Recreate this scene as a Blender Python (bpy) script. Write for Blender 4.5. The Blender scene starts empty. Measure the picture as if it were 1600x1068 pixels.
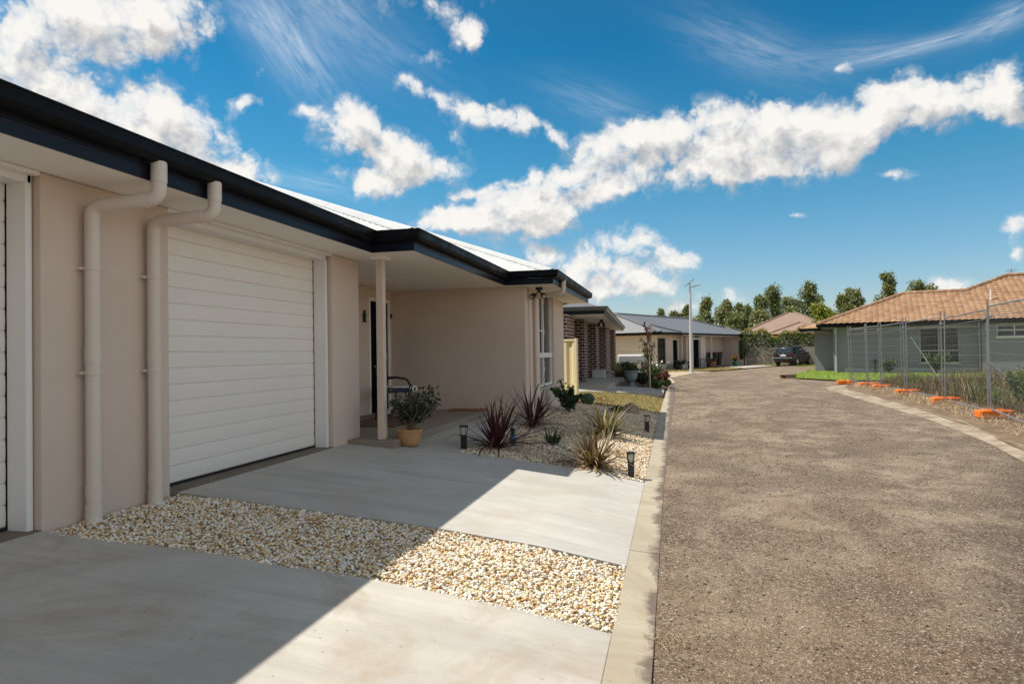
import bpy, bmesh, math, random
import numpy as np
from math import sin, cos, tan, pi, radians, sqrt, atan2
random.seed(7); RNG = np.random.default_rng(11)
SC = bpy.context.scene
COL = SC.collection
# ------------------------------------------------------------------ materials
MATS = {}
def rgb(c, k=1.0): return (min(1, c[0]*k), min(1, c[1]*k), min(1, c[2]*k), 1)
def newmat(name):
    m = bpy.data.materials.new(name); m.use_nodes = True
    nt = m.node_tree; b = nt.nodes['Principled BSDF']; MATS[name] = m
    return m, nt, b
def N(nt, t, **kw):
    n = nt.nodes.new(t)
    for k, v in kw.items():
        if k in n.inputs: n.inputs[k].default_value = v
        else: setattr(n, k, v)
    return n
def coords(nt, scale=(1, 1, 1)):
    tc = N(nt, 'ShaderNodeTexCoord'); mp = N(nt, 'ShaderNodeMapping'); mp.inputs['Scale'].default_value = scale
    nt.links.new(tc.outputs['Object'], mp.inputs['Vector']); return mp.outputs['Vector']
def noise(nt, vec, scale, detail=4, rough=.6, dist=0):
    n = N(nt, 'ShaderNodeTexNoise'); n.inputs['Scale'].default_value = scale; n.inputs['Detail'].default_value = detail
    n.inputs['Roughness'].default_value = rough; n.inputs['Distortion'].default_value = dist
    nt.links.new(vec, n.inputs['Vector']); return n.outputs['Fac']
def ramp(nt, fac, stops, interp='LINEAR'):
    r = N(nt, 'ShaderNodeValToRGB'); cr = r.color_ramp; cr.interpolation = interp
    while len(cr.elements) < len(stops): cr.elements.new(.5)
    for e, (p, c) in zip(cr.elements, stops):
        e.position = p; e.color = (*c[:3], 1) if hasattr(c, '__len__') else (c, c, c, 1)
    nt.links.new(fac, r.inputs['Fac']); return r.outputs['Color']
def mixc(nt, fac, a, b, mode='MIX'):
    m = N(nt, 'ShaderNodeMix', data_type='RGBA', blend_type=mode)
    for sock, v in ((m.inputs[0], fac), (m.inputs[6], a), (m.inputs[7], b)):
        if isinstance(v, bpy.types.NodeSocket): nt.links.new(v, sock)
        elif hasattr(v, '__len__'): sock.default_value = (*v[:3], 1)
        else: sock.default_value = v
    return m.outputs[2]
def math_(nt, op, a, b=None, c=None, clamp=False):
    m = N(nt, 'ShaderNodeMath', operation=op); m.use_clamp = clamp
    for i, v in enumerate((a, b, c)):
        if v is None: continue
        if isinstance(v, bpy.types.NodeSocket): nt.links.new(v, m.inputs[i])
        else: m.inputs[i].default_value = v
    return m.outputs[0]
def bump(nt, b, h, strength, dist=.01, prev=None):
    n = N(nt, 'ShaderNodeBump'); n.inputs['Strength'].default_value = strength; n.inputs['Distance'].default_value = dist
    nt.links.new(h, n.inputs['Height'])
    if prev is not None: nt.links.new(prev, n.inputs['Normal'])
    nt.links.new(n.outputs['Normal'], b.inputs['Normal']); return n.outputs['Normal']
def mat(name, c, rough=.6, var=.12, vs=3.0, bs=0, bstr=.2, metal=0, stain=None, st=(.55, .75), ss=.8, spec=.5, vscale=(1, 1, 1)):
    """base colour with two scales of variation, optional stain colour and fine bump"""
    m, nt, b = newmat(name); v = coords(nt, vscale)
    f = noise(nt, v, vs, 5); f2 = noise(nt, v, vs*9, 3)
    col = mixc(nt, ramp(nt, f, [(.3, 0), (.7, 1)]), rgb(c, 1-var), rgb(c, 1+var))
    col = mixc(nt, .35, col, mixc(nt, f2, rgb(c, 1-var), rgb(c, 1+var)))
    if stain:
        s = noise(nt, v, ss, 6, .65, .4)
        col = mixc(nt, ramp(nt, s, [(st[0], 0), (st[1], 1)]), col, stain)
    nt.links.new(col, b.inputs['Base Color'])
    b.inputs['Roughness'].default_value = rough; b.inputs['Metallic'].default_value = metal
    b.inputs['Specular IOR Level'].default_value = spec
    if bs: bump(nt, b, noise(nt, v, bs, 4), bstr, .004)
    return m
def leafmat(name, c1, c2, c3=None, trans=.25, rough=.5):
    m, nt, b = newmat(name)
    g = N(nt, 'ShaderNodeNewGeometry')
    stops = [(0, c1), (.6, c2)] + ([(1, c3)] if c3 else [])
    nt.links.new(ramp(nt, g.outputs['Random Per Island'], stops), b.inputs['Base Color'])
    b.inputs['Roughness'].default_value = rough
    tr = N(nt, 'ShaderNodeBsdfTranslucent'); mx = N(nt, 'ShaderNodeMixShader'); mx.inputs[0].default_value = trans
    nt.links.new(ramp(nt, g.outputs['Random Per Island'], stops), tr.inputs['Color'])
    nt.links.new(b.outputs[0], mx.inputs[1]); nt.links.new(tr.outputs[0], mx.inputs[2])
    nt.links.new(mx.outputs[0], nt.nodes['Material Output'].inputs['Surface'])
    return m
mat('render', (.62, .50, .41), .85, .07, .8, 48, .5)
mat('render_far', (.56, .475, .43), .85, .04, .9)
mat('trim', (.80, .77, .745), .45, .02, 2)
mat('door_cream', (.80, .74, .67), .45, .02, 2, 60, .04)
mat('soffit', (.87, .82, .755), .6, .02, 1)
mat('pipe', (.66, .57, .49), .45, .03, 3)
mat('pipe_far', (.66, .60, .52), .45, .03, 3)
mat('dark_metal', (.009, .009, .010), .5, .15, 3)
mat('black_plastic', (.012, .012, .013), .35, .1, 5)
mat('silver', (.55, .56, .57), .35, .05, 5, metal=.8)
mat('galv', (.26, .265, .27), .45, .3, 14, metal=.55)
mat('brick_trim', (.30, .16, .12), .9, .1)
mat('concrete_edge', (.17, .135, .10), .9, .2, 3, 90, .3, stain=(.10, .085, .06), ss=1.5)
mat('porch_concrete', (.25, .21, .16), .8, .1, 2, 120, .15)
mat('terracotta', (.48, .26, .115), .7, .1, 6, 60, .1)
mat('terracotta_dark', (.28, .12, .07), .7, .1, 6)
mat('soil', (.06, .045, .03), .95, .3, 9, 60, .6)
mat('mulch', (.15, .08, .05), .95, .35, 14, 40, .8)
mat('bark', (.11, .085, .065), .9, .25, 4, 30, .5)
mat('gum_bark', (.34, .30, .26), .9, .2, 3)
mat('stem_wood', (.17, .12, .08), .85, .2, 8)
mat('rock', (.30, .21, .15), .9, .25, 4, 30, .8)
mat('orange', (.80, .175, .012), .55, .12, 9, stain=(.45, .14, .05), st=(.55, .75), ss=6)
mat('wood_plank', (.28, .12, .055), .7, .25, 6, vscale=(1, 12, 6))
mat('doormat', (.12, .065, .035), .95, .2, 20, 200, .8)
mat('white_plastic', (.66, .66, .65), .4, .03, 3)
mat('blue_glaze', (.02, .16, .30), .25, .3, 12)
mat('cushion', (.022, .036, .07), .8, .4, 22)
mat('urn', (.17, .20, .22), .7, .1, 6, 60, .15)
mat('cream_metal', (.76, .66, .42), .45, .03, 2)
mat('paling', (.28, .25, .21), .9, .25, 2, 40, .3, vscale=(9, 9, .6))
mat('grey_render', (.245, .235, .275), .85, .05, 1)
mat('grey_pipe', (.40, .41, .42), .5, .03, 2)
mat('pole_steel', (.60, .60, .58), .4, .06, 3, metal=.3)
mat('tyre', (.015, .015, .016), .8, .1, 5)
mat('car_paint', (.010, .011, .013), .22, .05, 2, spec=.4)
mat('red_glass', (.12, .008, .008), .2, .1, 5)
mat('plate_white', (.75, .75, .70), .5, .03, 5)
mat('bin_green', (.012, .022, .016), .5, .1, 5)
mat('bin_red', (.22, .02, .02), .5, .1, 5)
mat('pot_green', (.03, .18, .06), .4, .1, 5)
mat('hose', (.45, .12, .05), .4, .1, 5)
mat('solar', (.02, .025, .05), .2, .2, 9)
mat('spot_lens', (.45, .46, .46), .15, .02, 9)
mat('dark_roof', (.13, .135, .145), .45, .05, 1.5)
mat('sand', (.40, .32, .22), .95, .15, 1.5, 90, .3, stain=(.30, .24, .15), ss=1.2)
mat('kerb_right', (.33, .275, .20), .9, .2, 2, 90, .4, stain=(.20, .14, .09), st=(.42, .60), ss=2.2)
mat('cactus', (.035, .06, .03), .6, .2, 9)
leafmat('cordyline', (.045, .012, .016), (.09, .022, .026), (.14, .05, .045), .15, .35)
leafmat('flax', (.07, .042, .02), (.20, .135, .055), (.40, .31, .14), .2, .45)
leafmat('flax_green', (.09, .075, .025), (.21, .17, .06), (.38, .31, .13), .2, .45)
leafmat('jade_leaf', (.016, .03, .014), (.03, .055, .022), (.07, .10, .045), .1, .35)
leafmat('rose_leaf', (.012, .035, .012), (.03, .075, .022), (.07, .13, .035), .25, .4)
leafmat('aloe', (.03, .05, .02), (.05, .075, .025), (.09, .11, .04), .1, .4)
leafmat('gum_leaf', (.06, .085, .03), (.19, .225, .06), (.42, .41, .15), .22)
leafmat('gum_leaf_pale', (.08, .11, .045), (.24, .27, .085), (.46, .45, .18), .25)
leafmat('yellow_leaf', (.12, .16, .015), (.26, .30, .025), (.42, .42, .06), .35)
leafmat('hedge_leaf', (.02, .05, .012), (.07, .13, .025), (.16, .22, .04), .35)
leafmat('hedge_tip', (.20, .22, .03), (.36, .30, .05), (.40, .20, .05), .35)
leafmat('bush_leaf', (.03, .06, .015), (.08, .14, .03), (.18, .25, .06), .3)
leafmat('red_leaf', (.06, .02, .015), (.14, .05, .03), (.22, .10, .05), .3)
leafmat('petal_white', (.7, .68, .66), (.85, .82, .8), None, .2)
leafmat('petal_red', (.6, .06, .05), (.75, .12, .08), None, .2)
leafmat('petal_yellow', (.8, .45, .02), (.85, .6, .05), None, .2)
leafmat('lawn_blade', (.12, .18, .02), (.19, .27, .03), (.28, .35, .06), .4)
leafmat('dry_blade', (.16, .13, .04), (.30, .25, .09), (.42, .34, .15), .3)
leafmat('strip_blade', (.19, .17, .055), (.36, .29, .11), (.50, .40, .20), .35)
leafmat('weed_dry', (.10, .075, .04), (.23, .165, .08), (.46, .36, .20), .35)
leafmat('weed_green', (.09, .12, .03), (.18, .21, .06), (.30, .30, .10), .45)
leafmat('straw', (.30, .21, .12), (.46, .35, .21), (.58, .47, .31), .2)
leafmat('pebbles', (.22, .12, .05), (.74, .66, .53), (.86, .82, .75), 0, .6)
def _pebbles():
    m = MATS['pebbles']; nt = m.node_tree
    for n in nt.nodes:
        if n.type == 'VALTORGB':
            cr = n.color_ramp; cr.interpolation = 'LINEAR'
            st = [(0, (.20, .11, .05)), (.10, (.50, .28, .10)), (.24, (.72, .50, .23)), (.40, (.82, .66, .41)), (.56, (.87, .78, .61)), (.72, (.90, .87, .80)), (.9, (.66, .62, .56)), (1, (.92, .90, .86))]
            while len(cr.elements) < len(st): cr.elements.new(.5)
            for e, (p, c) in zip(cr.elements, st): e.position = p; e.color = (*c, 1)
_pebbles()
leafmat('pebbles_tan', (.2, .1, .05), (.5, .4, .3), (.7, .6, .5), 0, .6)
for n_ in MATS['pebbles_tan'].node_tree.nodes:
    if n_.type == 'VALTORGB':
        cr = n_.color_ramp; st = [(0, (.16, .10, .05)), (.12, (.52, .31, .13)), (.26, (.70, .51, .27)), (.44, (.80, .65, .43)), (.64, (.84, .74, .57)), (.82, (.88, .82, .72)), (.92, (.50, .45, .39)), (1, (.88, .84, .77))]
        while len(cr.elements) < len(st): cr.elements.new(.5)
        for e_, (p_, c_) in zip(cr.elements, st): e_.position = p_; e_.color = (*c_, 1)
leafmat('chips', (.05, .04, .035), (.17, .13, .10), (.42, .36, .29), 0, .8)
def _gutter(name, c, rough):
    m, nt, b = newmat(name)
    v = coords(nt); sx = N(nt, 'ShaderNodeSeparateXYZ'); nt.links.new(v, sx.inputs[0])
    g = N(nt, 'ShaderNodeNewGeometry'); sn = N(nt, 'ShaderNodeSeparateXYZ'); nt.links.new(g.outputs['Position'], sn.inputs[0])
    fr = math_(nt, 'FRACT', math_(nt, 'MULTIPLY', sn.outputs['Y'], 11.0))
    band = math_(nt, 'MULTIPLY', math_(nt, 'GREATER_THAN', sn.outputs['Z'], 2.452), math_(nt, 'LESS_THAN', sn.outputs['Z'], 2.464))
    slot = math_(nt, 'MULTIPLY', band, math_(nt, 'LESS_THAN', fr, .55))
    dust = ramp(nt, noise(nt, v, 5, 6, .7), [(.35, rgb(c, .7)), (.75, rgb(c, 1.5))])
    nt.links.new(mixc(nt, slot, dust, (.001, .001, .001)), b.inputs['Base Color'])
    nt.links.new(ramp(nt, noise(nt, v, 3, 5), [(.3, rough*.8), (.7, rough*1.5)]), b.inputs['Roughness'])
_gutter('gutter', (.005, .0055, .007), .40)
MATS['gutter'].node_tree.nodes['Principled BSDF'].inputs['Specular IOR Level'].default_value = .12
mat('fascia', (.006, .008, .015), .34, .1, 2, spec=.22)
mat('gutter_grey', (.10, .105, .11), .3, .1, 3)
def _roofw():
    m, nt, b = newmat('roof_white'); v = coords(nt)
    nt.links.new(ramp(nt, noise(nt, v, 2, 5), [(.3, (.44, .45, .45)), (.7, (.53, .53, .52))]), b.inputs['Base Color'])
    b.inputs['Roughness'].default_value = .38
_roofw()
def _glass(name, c, rough=.06):
    m, nt, b = newmat(name)
    b.inputs['Base Color'].default_value = (*c, 1); b.inputs['Roughness'].default_value = rough
    b.inputs['Specular IOR Level'].default_value = .45
_glass('glass', (.012, .014, .016)); _glass('screen', (.008, .0085, .010), .8); MATS['screen'].node_tree.nodes['Principled BSDF'].inputs['Specular IOR Level'].default_value = 0
_glass('car_glass', (.03, .04, .05), .05); _glass('lens', (.5, .48, .42), .1)
def _brick():
    m, nt, b = newmat('brick'); v = coords(nt)
    # brick coursing on vertical faces: run along x+y, height on z
    sx = N(nt, 'ShaderNodeSeparateXYZ'); nt.links.new(v, sx.inputs[0])
    cx = N(nt, 'ShaderNodeCombineXYZ'); nt.links.new(math_(nt, 'ADD', sx.outputs['X'], sx.outputs['Y']), cx.inputs['X']); nt.links.new(sx.outputs['Z'], cx.inputs['Y'])
    br = N(nt, 'ShaderNodeTexBrick'); nt.links.new(cx.outputs[0], br.inputs['Vector'])
    br.inputs['Scale'].default_value = 1; br.inputs['Brick Width'].default_value = .29; br.inputs['Row Height'].default_value = .108
    br.inputs['Mortar Size'].default_value = .017; br.inputs['Mortar Smooth'].default_value = .1
    br.inputs['Color1'].default_value = (.035, .014, .011, 1); br.inputs['Color2'].default_value = (.085, .032, .023, 1); br.inputs['Mortar'].default_value = (.46, .36, .30, 1)
    nt.links.new(mixc(nt, .12, br.outputs['Color'], mixc(nt, noise(nt, v, 12), (.04, .02, .016), (.2, .1, .07)), 'MIX'), b.inputs['Base Color'])
    b.inputs['Roughness'].default_value = .85
    bump(nt, b, br.outputs['Fac'], -.6, .01)
_brick()
def _concrete(name, c, stain, edge=.1):
    m, nt, b = newmat(name); v = coords(nt); vb = coords(nt, (1, 6, 1))
    vb = coords(nt, (.45, 3.2, 1)); vc = coords(nt, (.8, 14, 1))
    col = mixc(nt, ramp(nt, noise(nt, v, 1.0, 8, .68, .4), [(.32, 0), (.68, 1)]), rgb(c, .84), rgb(c, 1.10))
    col = mixc(nt, ramp(nt, noise(nt, vb, 1.6, 6, .62, .5), [(.46, 0), (.68, .8)]), col, rgb(c, .72))           # trowel bands across the slab
    col = mixc(nt, ramp(nt, noise(nt, vc, 1.5, 4, .6, .2), [(.45, 0), (.7, .35)]), col, rgb(c, .82))           # broom lines
    col = mixc(nt, ramp(nt, noise(nt, v, .75, 7, .72, 1.4), [(.47, 0), (.66, .75)]), col, stain)                # tannin stains
    sp = N(nt, 'ShaderNodeTexVoronoi'); sp.inputs['Scale'].default_value = 9; nt.links.new(v, sp.inputs['Vector'])
    col = mixc(nt, ramp(nt, sp.outputs['Distance'], [(.035, .8), (.06, 0)]), col, (.07, .06, .05))              # specks
    col = mixc(nt, ramp(nt, noise(nt, v, 180, 2), [(.3, 0), (.7, .35)]), col, rgb(c, .8))
    nt.links.new(col, b.inputs['Base Color']); b.inputs['Roughness'].default_value = .82
    n1 = bump(nt, b, noise(nt, v, 250, 3), .22, .003)
    bump(nt, b, noise(nt, v, 5, 5), .25, .01, n1)
_concrete('slab_old', (.51, .475, .415), (.33, .25, .165))
_concrete('slab_new', (.495, .475, .43), (.40, .34, .27))
_concrete('kerb', (.43, .375, .28), (.30, .24, .16))
def _kerbdirt():
    nt = MATS['kerb'].node_tree; b = nt.nodes['Principled BSDF']; src = b.inputs['Base Color'].links[0].from_socket
    v = coords(nt); sx = N(nt, 'ShaderNodeSeparateXYZ'); nt.links.new(v, sx.inputs[0])
    k = math_(nt, 'ADD', math_(nt, 'MULTIPLY_ADD', sx.outputs['X'], 5.2, .20), math_(nt, 'MULTIPLY', noise(nt, v, 2.6, 8, .72, .6), 2.2))
    nt.links.new(mixc(nt, ramp(nt, k, [(.30, 0), (.62, 1)]), src, mixc(nt, noise(nt, v, 70, 3), (.09, .068, .058), (.19, .14, .10))), b.inputs['Base Color'])
_kerbdirt()
_concrete('path_concrete', (.44, .40, .35), (.33, .28, .2))
def _road():
    m, nt, b = newmat('chip_seal'); v = coords(nt); vl = coords(nt, (1.0, .72, 1))
    vo = N(nt, 'ShaderNodeTexVoronoi'); vo.inputs['Scale'].default_value = 95; nt.links.new(v, vo.inputs['Vector'])
    sp = N(nt, 'ShaderNodeSeparateXYZ'); nt.links.new(vo.outputs['Color'], sp.inputs[0])
    chips = ramp(nt, sp.outputs['X'], [(0, (.018, .014, .011)), (.28, (.075, .054, .038)), (.62, (.19, .138, .094)), (.88, (.32, .242, .172)), (1, (.60, .52, .42))])
    big = noise(nt, vl, .62, 8, .70, .5); mid = noise(nt, vl, 2.2, 7, .72, .6); fine = noise(nt, v, 32, 5, .75)
    base = mixc(nt, .34, chips, mixc(nt, ramp(nt, mid, [(.35, 0), (.65, 1)]), (.125, .094, .070), (.235, .18, .132)))
    dust = math_(nt, 'MULTIPLY', ramp(nt, big, [(.42, 0), (.56, 1)]), ramp(nt, mid, [(.40, .05), (.58, 1)]))
    dust = math_(nt, 'MULTIPLY', dust, ramp(nt, fine, [(.35, .35), (.6, 1)]))
    col = mixc(nt, math_(nt, 'MULTIPLY', dust, .66), base, mixc(nt, noise(nt, v, 60, 3), (.36, .285, .20), (.55, .46, .34)))
    col = mixc(nt, ramp(nt, noise(nt, v, .8, 6, .7, .8), [(.5, 0), (.7, .6)]), col, mixc(nt, .4, chips, (.29, .19, .115)))
    # reddish soil carried onto the near stretch
    sy = N(nt, 'ShaderNodeSeparateXYZ'); nt.links.new(v, sy.inputs[0])
    kr = math_(nt, 'ADD', math_(nt, 'MULTIPLY', sy.outputs['Y'], -.13), math_(nt, 'MULTIPLY', noise(nt, v, .9, 7, .7, .4), 1.5))
    col = mixc(nt, ramp(nt, kr, [(-.25, 0), (.45, .62)]) if False else ramp(nt, math_(nt, 'ADD', kr, .45), [(.25, 0), (.85, .68)]), col, mixc(nt, .62, chips, mixc(nt, fine, (.12, .076, .044), (.25, .168, .10))))
    # bare bitumen where the dust has been swept off
    sx = N(nt, 'ShaderNodeSeparateXYZ'); nt.links.new(v, sx.inputs[0])
    k = math_(nt, 'ADD', math_(nt, 'MULTIPLY_ADD', sx.outputs['X'], .75, math_(nt, 'MULTIPLY', sx.outputs['Y'], -.32)), math_(nt, 'MULTIPLY', noise(nt, v, 1.3, 7, .72, .5), 1.6))
    col = mixc(nt, ramp(nt, k, [(.45, 0), (.95, .8)]), col, mixc(nt, .55, chips, (.035, .033, .034)))
    col = mixc(nt, ramp(nt, noise(nt, v, .45, 7, .75, .5), [(.32, .6), (.46, 0)]), col, mixc(nt, .5, chips, (.07, .058, .05)))
    dk = N(nt, 'ShaderNodeTexVoronoi'); dk.inputs['Scale'].default_value = 26; nt.links.new(v, dk.inputs['Vector'])
    col = mixc(nt, ramp(nt, dk.outputs['Distance'], [(.10, .75), (.17, 0)]), col, (.05, .038, .03))
    nt.links.new(col, b.inputs['Base Color']); b.inputs['Roughness'].default_value = .95; b.inputs['Specular IOR Level'].default_value = .2
    n1 = bump(nt, b, vo.outputs['Distance'], 1.0, .010)
    n2 = bump(nt, b, fine, .6, .012, n1)
    bump(nt, b, noise(nt, v, 3, 6), .35, .03, n2)
_road()
def _ground(name, stops, s=1.2):
    m, nt, b = newmat(name); v = coords(nt)
    f = noise(nt, v, s, 8, .7, .3); nt.links.new(ramp(nt, f, stops), b.inputs['Base Color']); b.inputs['Roughness'].default_value = .95
    b.inputs['Specular IOR Level'].default_value = .2
    bump(nt, b, noise(nt, v, 30, 5), .6, .02)
_ground('earth', [(.3, (.16, .12, .08)), (.5, (.24, .18, .11)), (.7, (.32, .25, .16))])
_ground('verge_soil', [(.3, (.10, .068, .045)), (.5, (.18, .125, .082)), (.7, (.29, .22, .15))], 2)
_ground('gravel_fine', [(.3, (.34, .28, .21)), (.5, (.48, .41, .32)), (.7, (.58, .51, .42))], 25)
_ground('pebble_under', [(.3, (.36, .27, .17)), (.6, (.58, .47, .32))], 40)
_ground('turf', [(.3, (.13, .19, .03)), (.5, (.17, .24, .035)), (.7, (.22, .29, .05))], 3)
_ground('turf_dry', [(.3, (.20, .17, .06)), (.5, (.28, .23, .09)), (.7, (.36, .29, .14))], 3)
def _tile():
    m, nt, b = newmat('tile'); v = coords(nt)
    br = N(nt, 'ShaderNodeTexWhiteNoise', noise_dimensions='2D')
    sx = N(nt, 'ShaderNodeSeparateXYZ'); nt.links.new(v, sx.inputs[0]); cx = N(nt, 'ShaderNodeCombineXYZ')
    nt.links.new(math_(nt, 'FLOOR', math_(nt, 'DIVIDE', sx.outputs['X'], .30)), cx.inputs['X'])
    nt.links.new(math_(nt, 'FLOOR', math_(nt, 'DIVIDE', sx.outputs['Y'], .335)), cx.inputs['Y'])
    nt.links.new(cx.outputs[0], br.inputs['Vector'])
    nt.links.new(mixc(nt, .3, ramp(nt, br.outputs['Value'], [(0, (.25, .135, .065)), (.5, (.34, .195, .10)), (1, (.41, .26, .15))]), mixc(nt, noise(nt, v, 1.2, 5), (.20, .115, .07), (.46, .29, .18))), b.inputs['Base Color'])
    b.inputs['Roughness'].default_value = .75
_tile()
mat('tile_brown', (.25, .17, .13), .8, .15, 1.2)
# ------------------------------------------------------------------ mesh builder
class MB:
    def __init__(s): s.v = []; s.f = []
    def box(s, x0, y0, z0, x1, y1, z1):
        i = len(s.v); s.v += [(x0,y0,z0),(x1,y0,z0),(x1,y1,z0),(x0,y1,z0),(x0,y0,z1),(x1,y0,z1),(x1,y1,z1),(x0,y1,z1)]
        s.f += [tuple(i+k for k in q) for q in ((0,3,2,1),(4,5,6,7),(0,1,5,4),(1,2,6,5),(2,3,7,6),(3,0,4,7))]; return s
    def obox(s, c, size, rz=0, ry=0, rx=0):
        from mathutils import Euler, Vector
        R = Euler((rx, ry, rz)).to_matrix(); i = len(s.v)
        for z in (-.5, .5):
            for x, y in ((-.5,-.5),(.5,-.5),(.5,.5),(-.5,.5)):
                p = R @ Vector((x*size[0], y*size[1], z*size[2])); s.v.append((c[0]+p.x, c[1]+p.y, c[2]+p.z))
        s.f += [tuple(i+k for k in q) for q in ((0,3,2,1),(4,5,6,7),(0,1,5,4),(1,2,6,5),(2,3,7,6),(3,0,4,7))]; return s
    def poly(s, pts): i = len(s.v); s.v += [tuple(p) for p in pts]; s.f.append(tuple(range(i, i+len(pts)))); return s
    def prism(s, pts, z0, z1):
        n = len(pts); i = len(s.v); s.v += [(x,y,z0) for x,y in pts] + [(x,y,z1) for x,y in pts]
        s.f += [tuple(i+k for k in range(n))[::-1], tuple(i+n+k for k in range(n))]
        s.f += [(i+k, i+(k+1)%n, i+n+(k+1)%n, i+n+k) for k in range(n)]; return s
    def tube(s, path, r, n=8, cap=True):
        P = [np.array(p, float) for p in path]; i0 = len(s.v); rs = r if hasattr(r, '__len__') else [r]*len(P)
        ref = None
        for k, p in enumerate(P):
            t = (P[min(k+1, len(P)-1)] - P[max(k-1, 0)]); t = t/(np.linalg.norm(t)+1e-9)
            if ref is None: ref = np.array([0,0,1.]) if abs(t[2]) < .9 else np.array([1.,0,0])
            a = ref - t*np.dot(ref, t); a = a/(np.linalg.norm(a)+1e-9); b = np.cross(t, a); ref = a
            for j in range(n):
                q = p + rs[k]*(a*cos(2*pi*j/n) + b*sin(2*pi*j/n)); s.v.append(tuple(q))
        for k in range(len(P)-1):
            for j in range(n): a = i0+k*n; s.f.append((a+j, a+(j+1)%n, a+n+(j+1)%n, a+n+j))
        if cap: s.f += [tuple(i0+j for j in range(n))[::-1], tuple(i0+(len(P)-1)*n+j for j in range(n))]
        return s
    def lathe(s, prof, c=(0,0,0), n=20, rib=0, ribs=0):
        i0 = len(s.v)
        for r, z in prof:
            for j in range(n):
                a = 2*pi*j/n; rr = r*(1+rib*cos(ribs*a)); s.v.append((c[0]+rr*cos(a), c[1]+rr*sin(a), c[2]+z))
        for k in range(len(prof)-1):
            for j in range(n): a = i0+k*n; s.f.append((a+j, a+(j+1)%n, a+n+(j+1)%n, a+n+j))
        s.f += [tuple(i0+j for j in range(n))[::-1], tuple(i0+(len(prof)-1)*n+j for j in range(n))]; return s
    def sweep(s, path, prof, closed=True):
        """profile (o outward, z) along an xy path, outward = right-hand side, mitred corners"""
        n = len(prof); i0 = len(s.v); m = len(path)
        for k in range(m):
            p = np.array(path[k][:2], float); zz = path[k][2] if len(path[k]) > 2 else 0
            def nr(a, b): d = np.array(b[:2], float)-np.array(a[:2], float); d /= np.linalg.norm(d); return np.array([d[1], -d[0]])
            if k == 0: o = nr(path[0], path[1])
            elif k == m-1: o = nr(path[-2], path[-1])
            else:
                n1, n2 = nr(path[k-1], path[k]), nr(path[k], path[k+1]); o = (n1+n2)/(1+np.dot(n1, n2))
            for (a, z) in prof: q = p+o*a; s.v.append((q[0], q[1], z+zz))
        rng = range(n) if closed else range(n-1)
        for k in range(m-1):
            for j in rng: a = i0+k*n; b = a+n; s.f.append((a+j, b+j, b+(j+1)%n, a+(j+1)%n))
        if closed: s.f += [tuple(i0+j for j in range(n)), tuple(i0+(m-1)*n+j for j in range(n))[::-1]]
        return s
    def grid(s, fn, us, vs):
        i0 = len(s.v); nu = len(us)
        for v in vs:
            for u in us: s.v.append(fn(u, v))
        for b in range(len(vs)-1):
            for a in range(nu-1): q = i0+b*nu+a; s.f.append((q, q+1, q+nu+1, q+nu))
        return s
    def ball(s, c, r, seg=10, rings=6):
        rr = r if hasattr(r, '__len__') else (r, r, r); prof = []
        i0 = len(s.v); s.v.append((c[0], c[1], c[2]-rr[2]))
        for k in range(1, rings):
            t = -pi/2+pi*k/rings
            for j in range(seg): a = 2*pi*j/seg; s.v.append((c[0]+rr[0]*cos(t)*cos(a), c[1]+rr[1]*cos(t)*sin(a), c[2]+rr[2]*sin(t)))
        s.v.append((c[0], c[1], c[2]+rr[2])); top = len(s.v)-1
        for j in range(seg):
            s.f.append((i0, i0+1+(j+1)%seg, i0+1+j)); b = i0+1+(rings-2)*seg; s.f.append((top, b+j, b+(j+1)%seg))
        for k in range(rings-2):
            for j in range(seg): a = i0+1+k*seg; s.f.append((a+j, a+(j+1)%seg, a+seg+(j+1)%seg, a+seg+j))
        return s
    def build(s, name, m, parent=None, org=(0,0,0), smooth=False, bevel=0, fix=False):
        me = bpy.data.meshes.new(name); o3 = np.array(org)
        me.from_pydata([tuple(np.array(p)-o3) for p in s.v], [], s.f)
        if fix:
            bm = bmesh.new(); bm.from_mesh(me); bmesh.ops.recalc_face_normals(bm, faces=bm.faces); bm.to_mesh(me); bm.free()
        me.materials.append(MATS[m])
        ob = bpy.data.objects.new(name, me); COL.objects.link(ob)
        if parent: ob.parent = parent
        if smooth:
            me.polygons.foreach_set('use_smooth', [True]*len(me.polygons))
            try: me.set_sharp_from_angle(angle=radians(40))
            except Exception: pass
        if bevel:
            b = ob.modifiers.new('bevel', 'BEVEL'); b.width = bevel; b.segments = 2; b.limit_method = 'ANGLE'; b.angle_limit = radians(50)
        return ob
def np_mesh(name, V, F, m, parent=None, smooth=False):
    V = np.asarray(V, np.float32); F = np.asarray(F, np.int32); k = F.shape[1]
    me = bpy.data.meshes.new(name); me.vertices.add(len(V)); me.vertices.foreach_set('co', V.ravel())
    me.loops.add(F.size); me.loops.foreach_set('vertex_index', F.ravel())
    me.polygons.add(len(F)); me.polygons.foreach_set('loop_start', np.arange(0, F.size, k, dtype=np.int32))
    if smooth: me.polygons.foreach_set('use_smooth', np.ones(len(F), bool))
    me.update(calc_edges=True); me.validate(); me.materials.append(MATS[m])
    ob = bpy.data.objects.new(name, me); COL.objects.link(ob)
    if parent: ob.parent = parent
    return ob
def tag(o, label, cat, group=None, kind=None):
    o['label'] = label; o['category'] = cat
    if group: o['group'] = group
    if kind: o['kind'] = kind
    return o
def thing(name, label, cat, loc=(0,0,0), rz=0, group=None):
    o = bpy.data.objects.new(name, None); COL.objects.link(o); o.location = loc; o.rotation_euler = (0,0,rz); o.empty_display_size = .2
    return tag(o, label, cat, group)
def children(o): return list(o.children)
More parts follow.
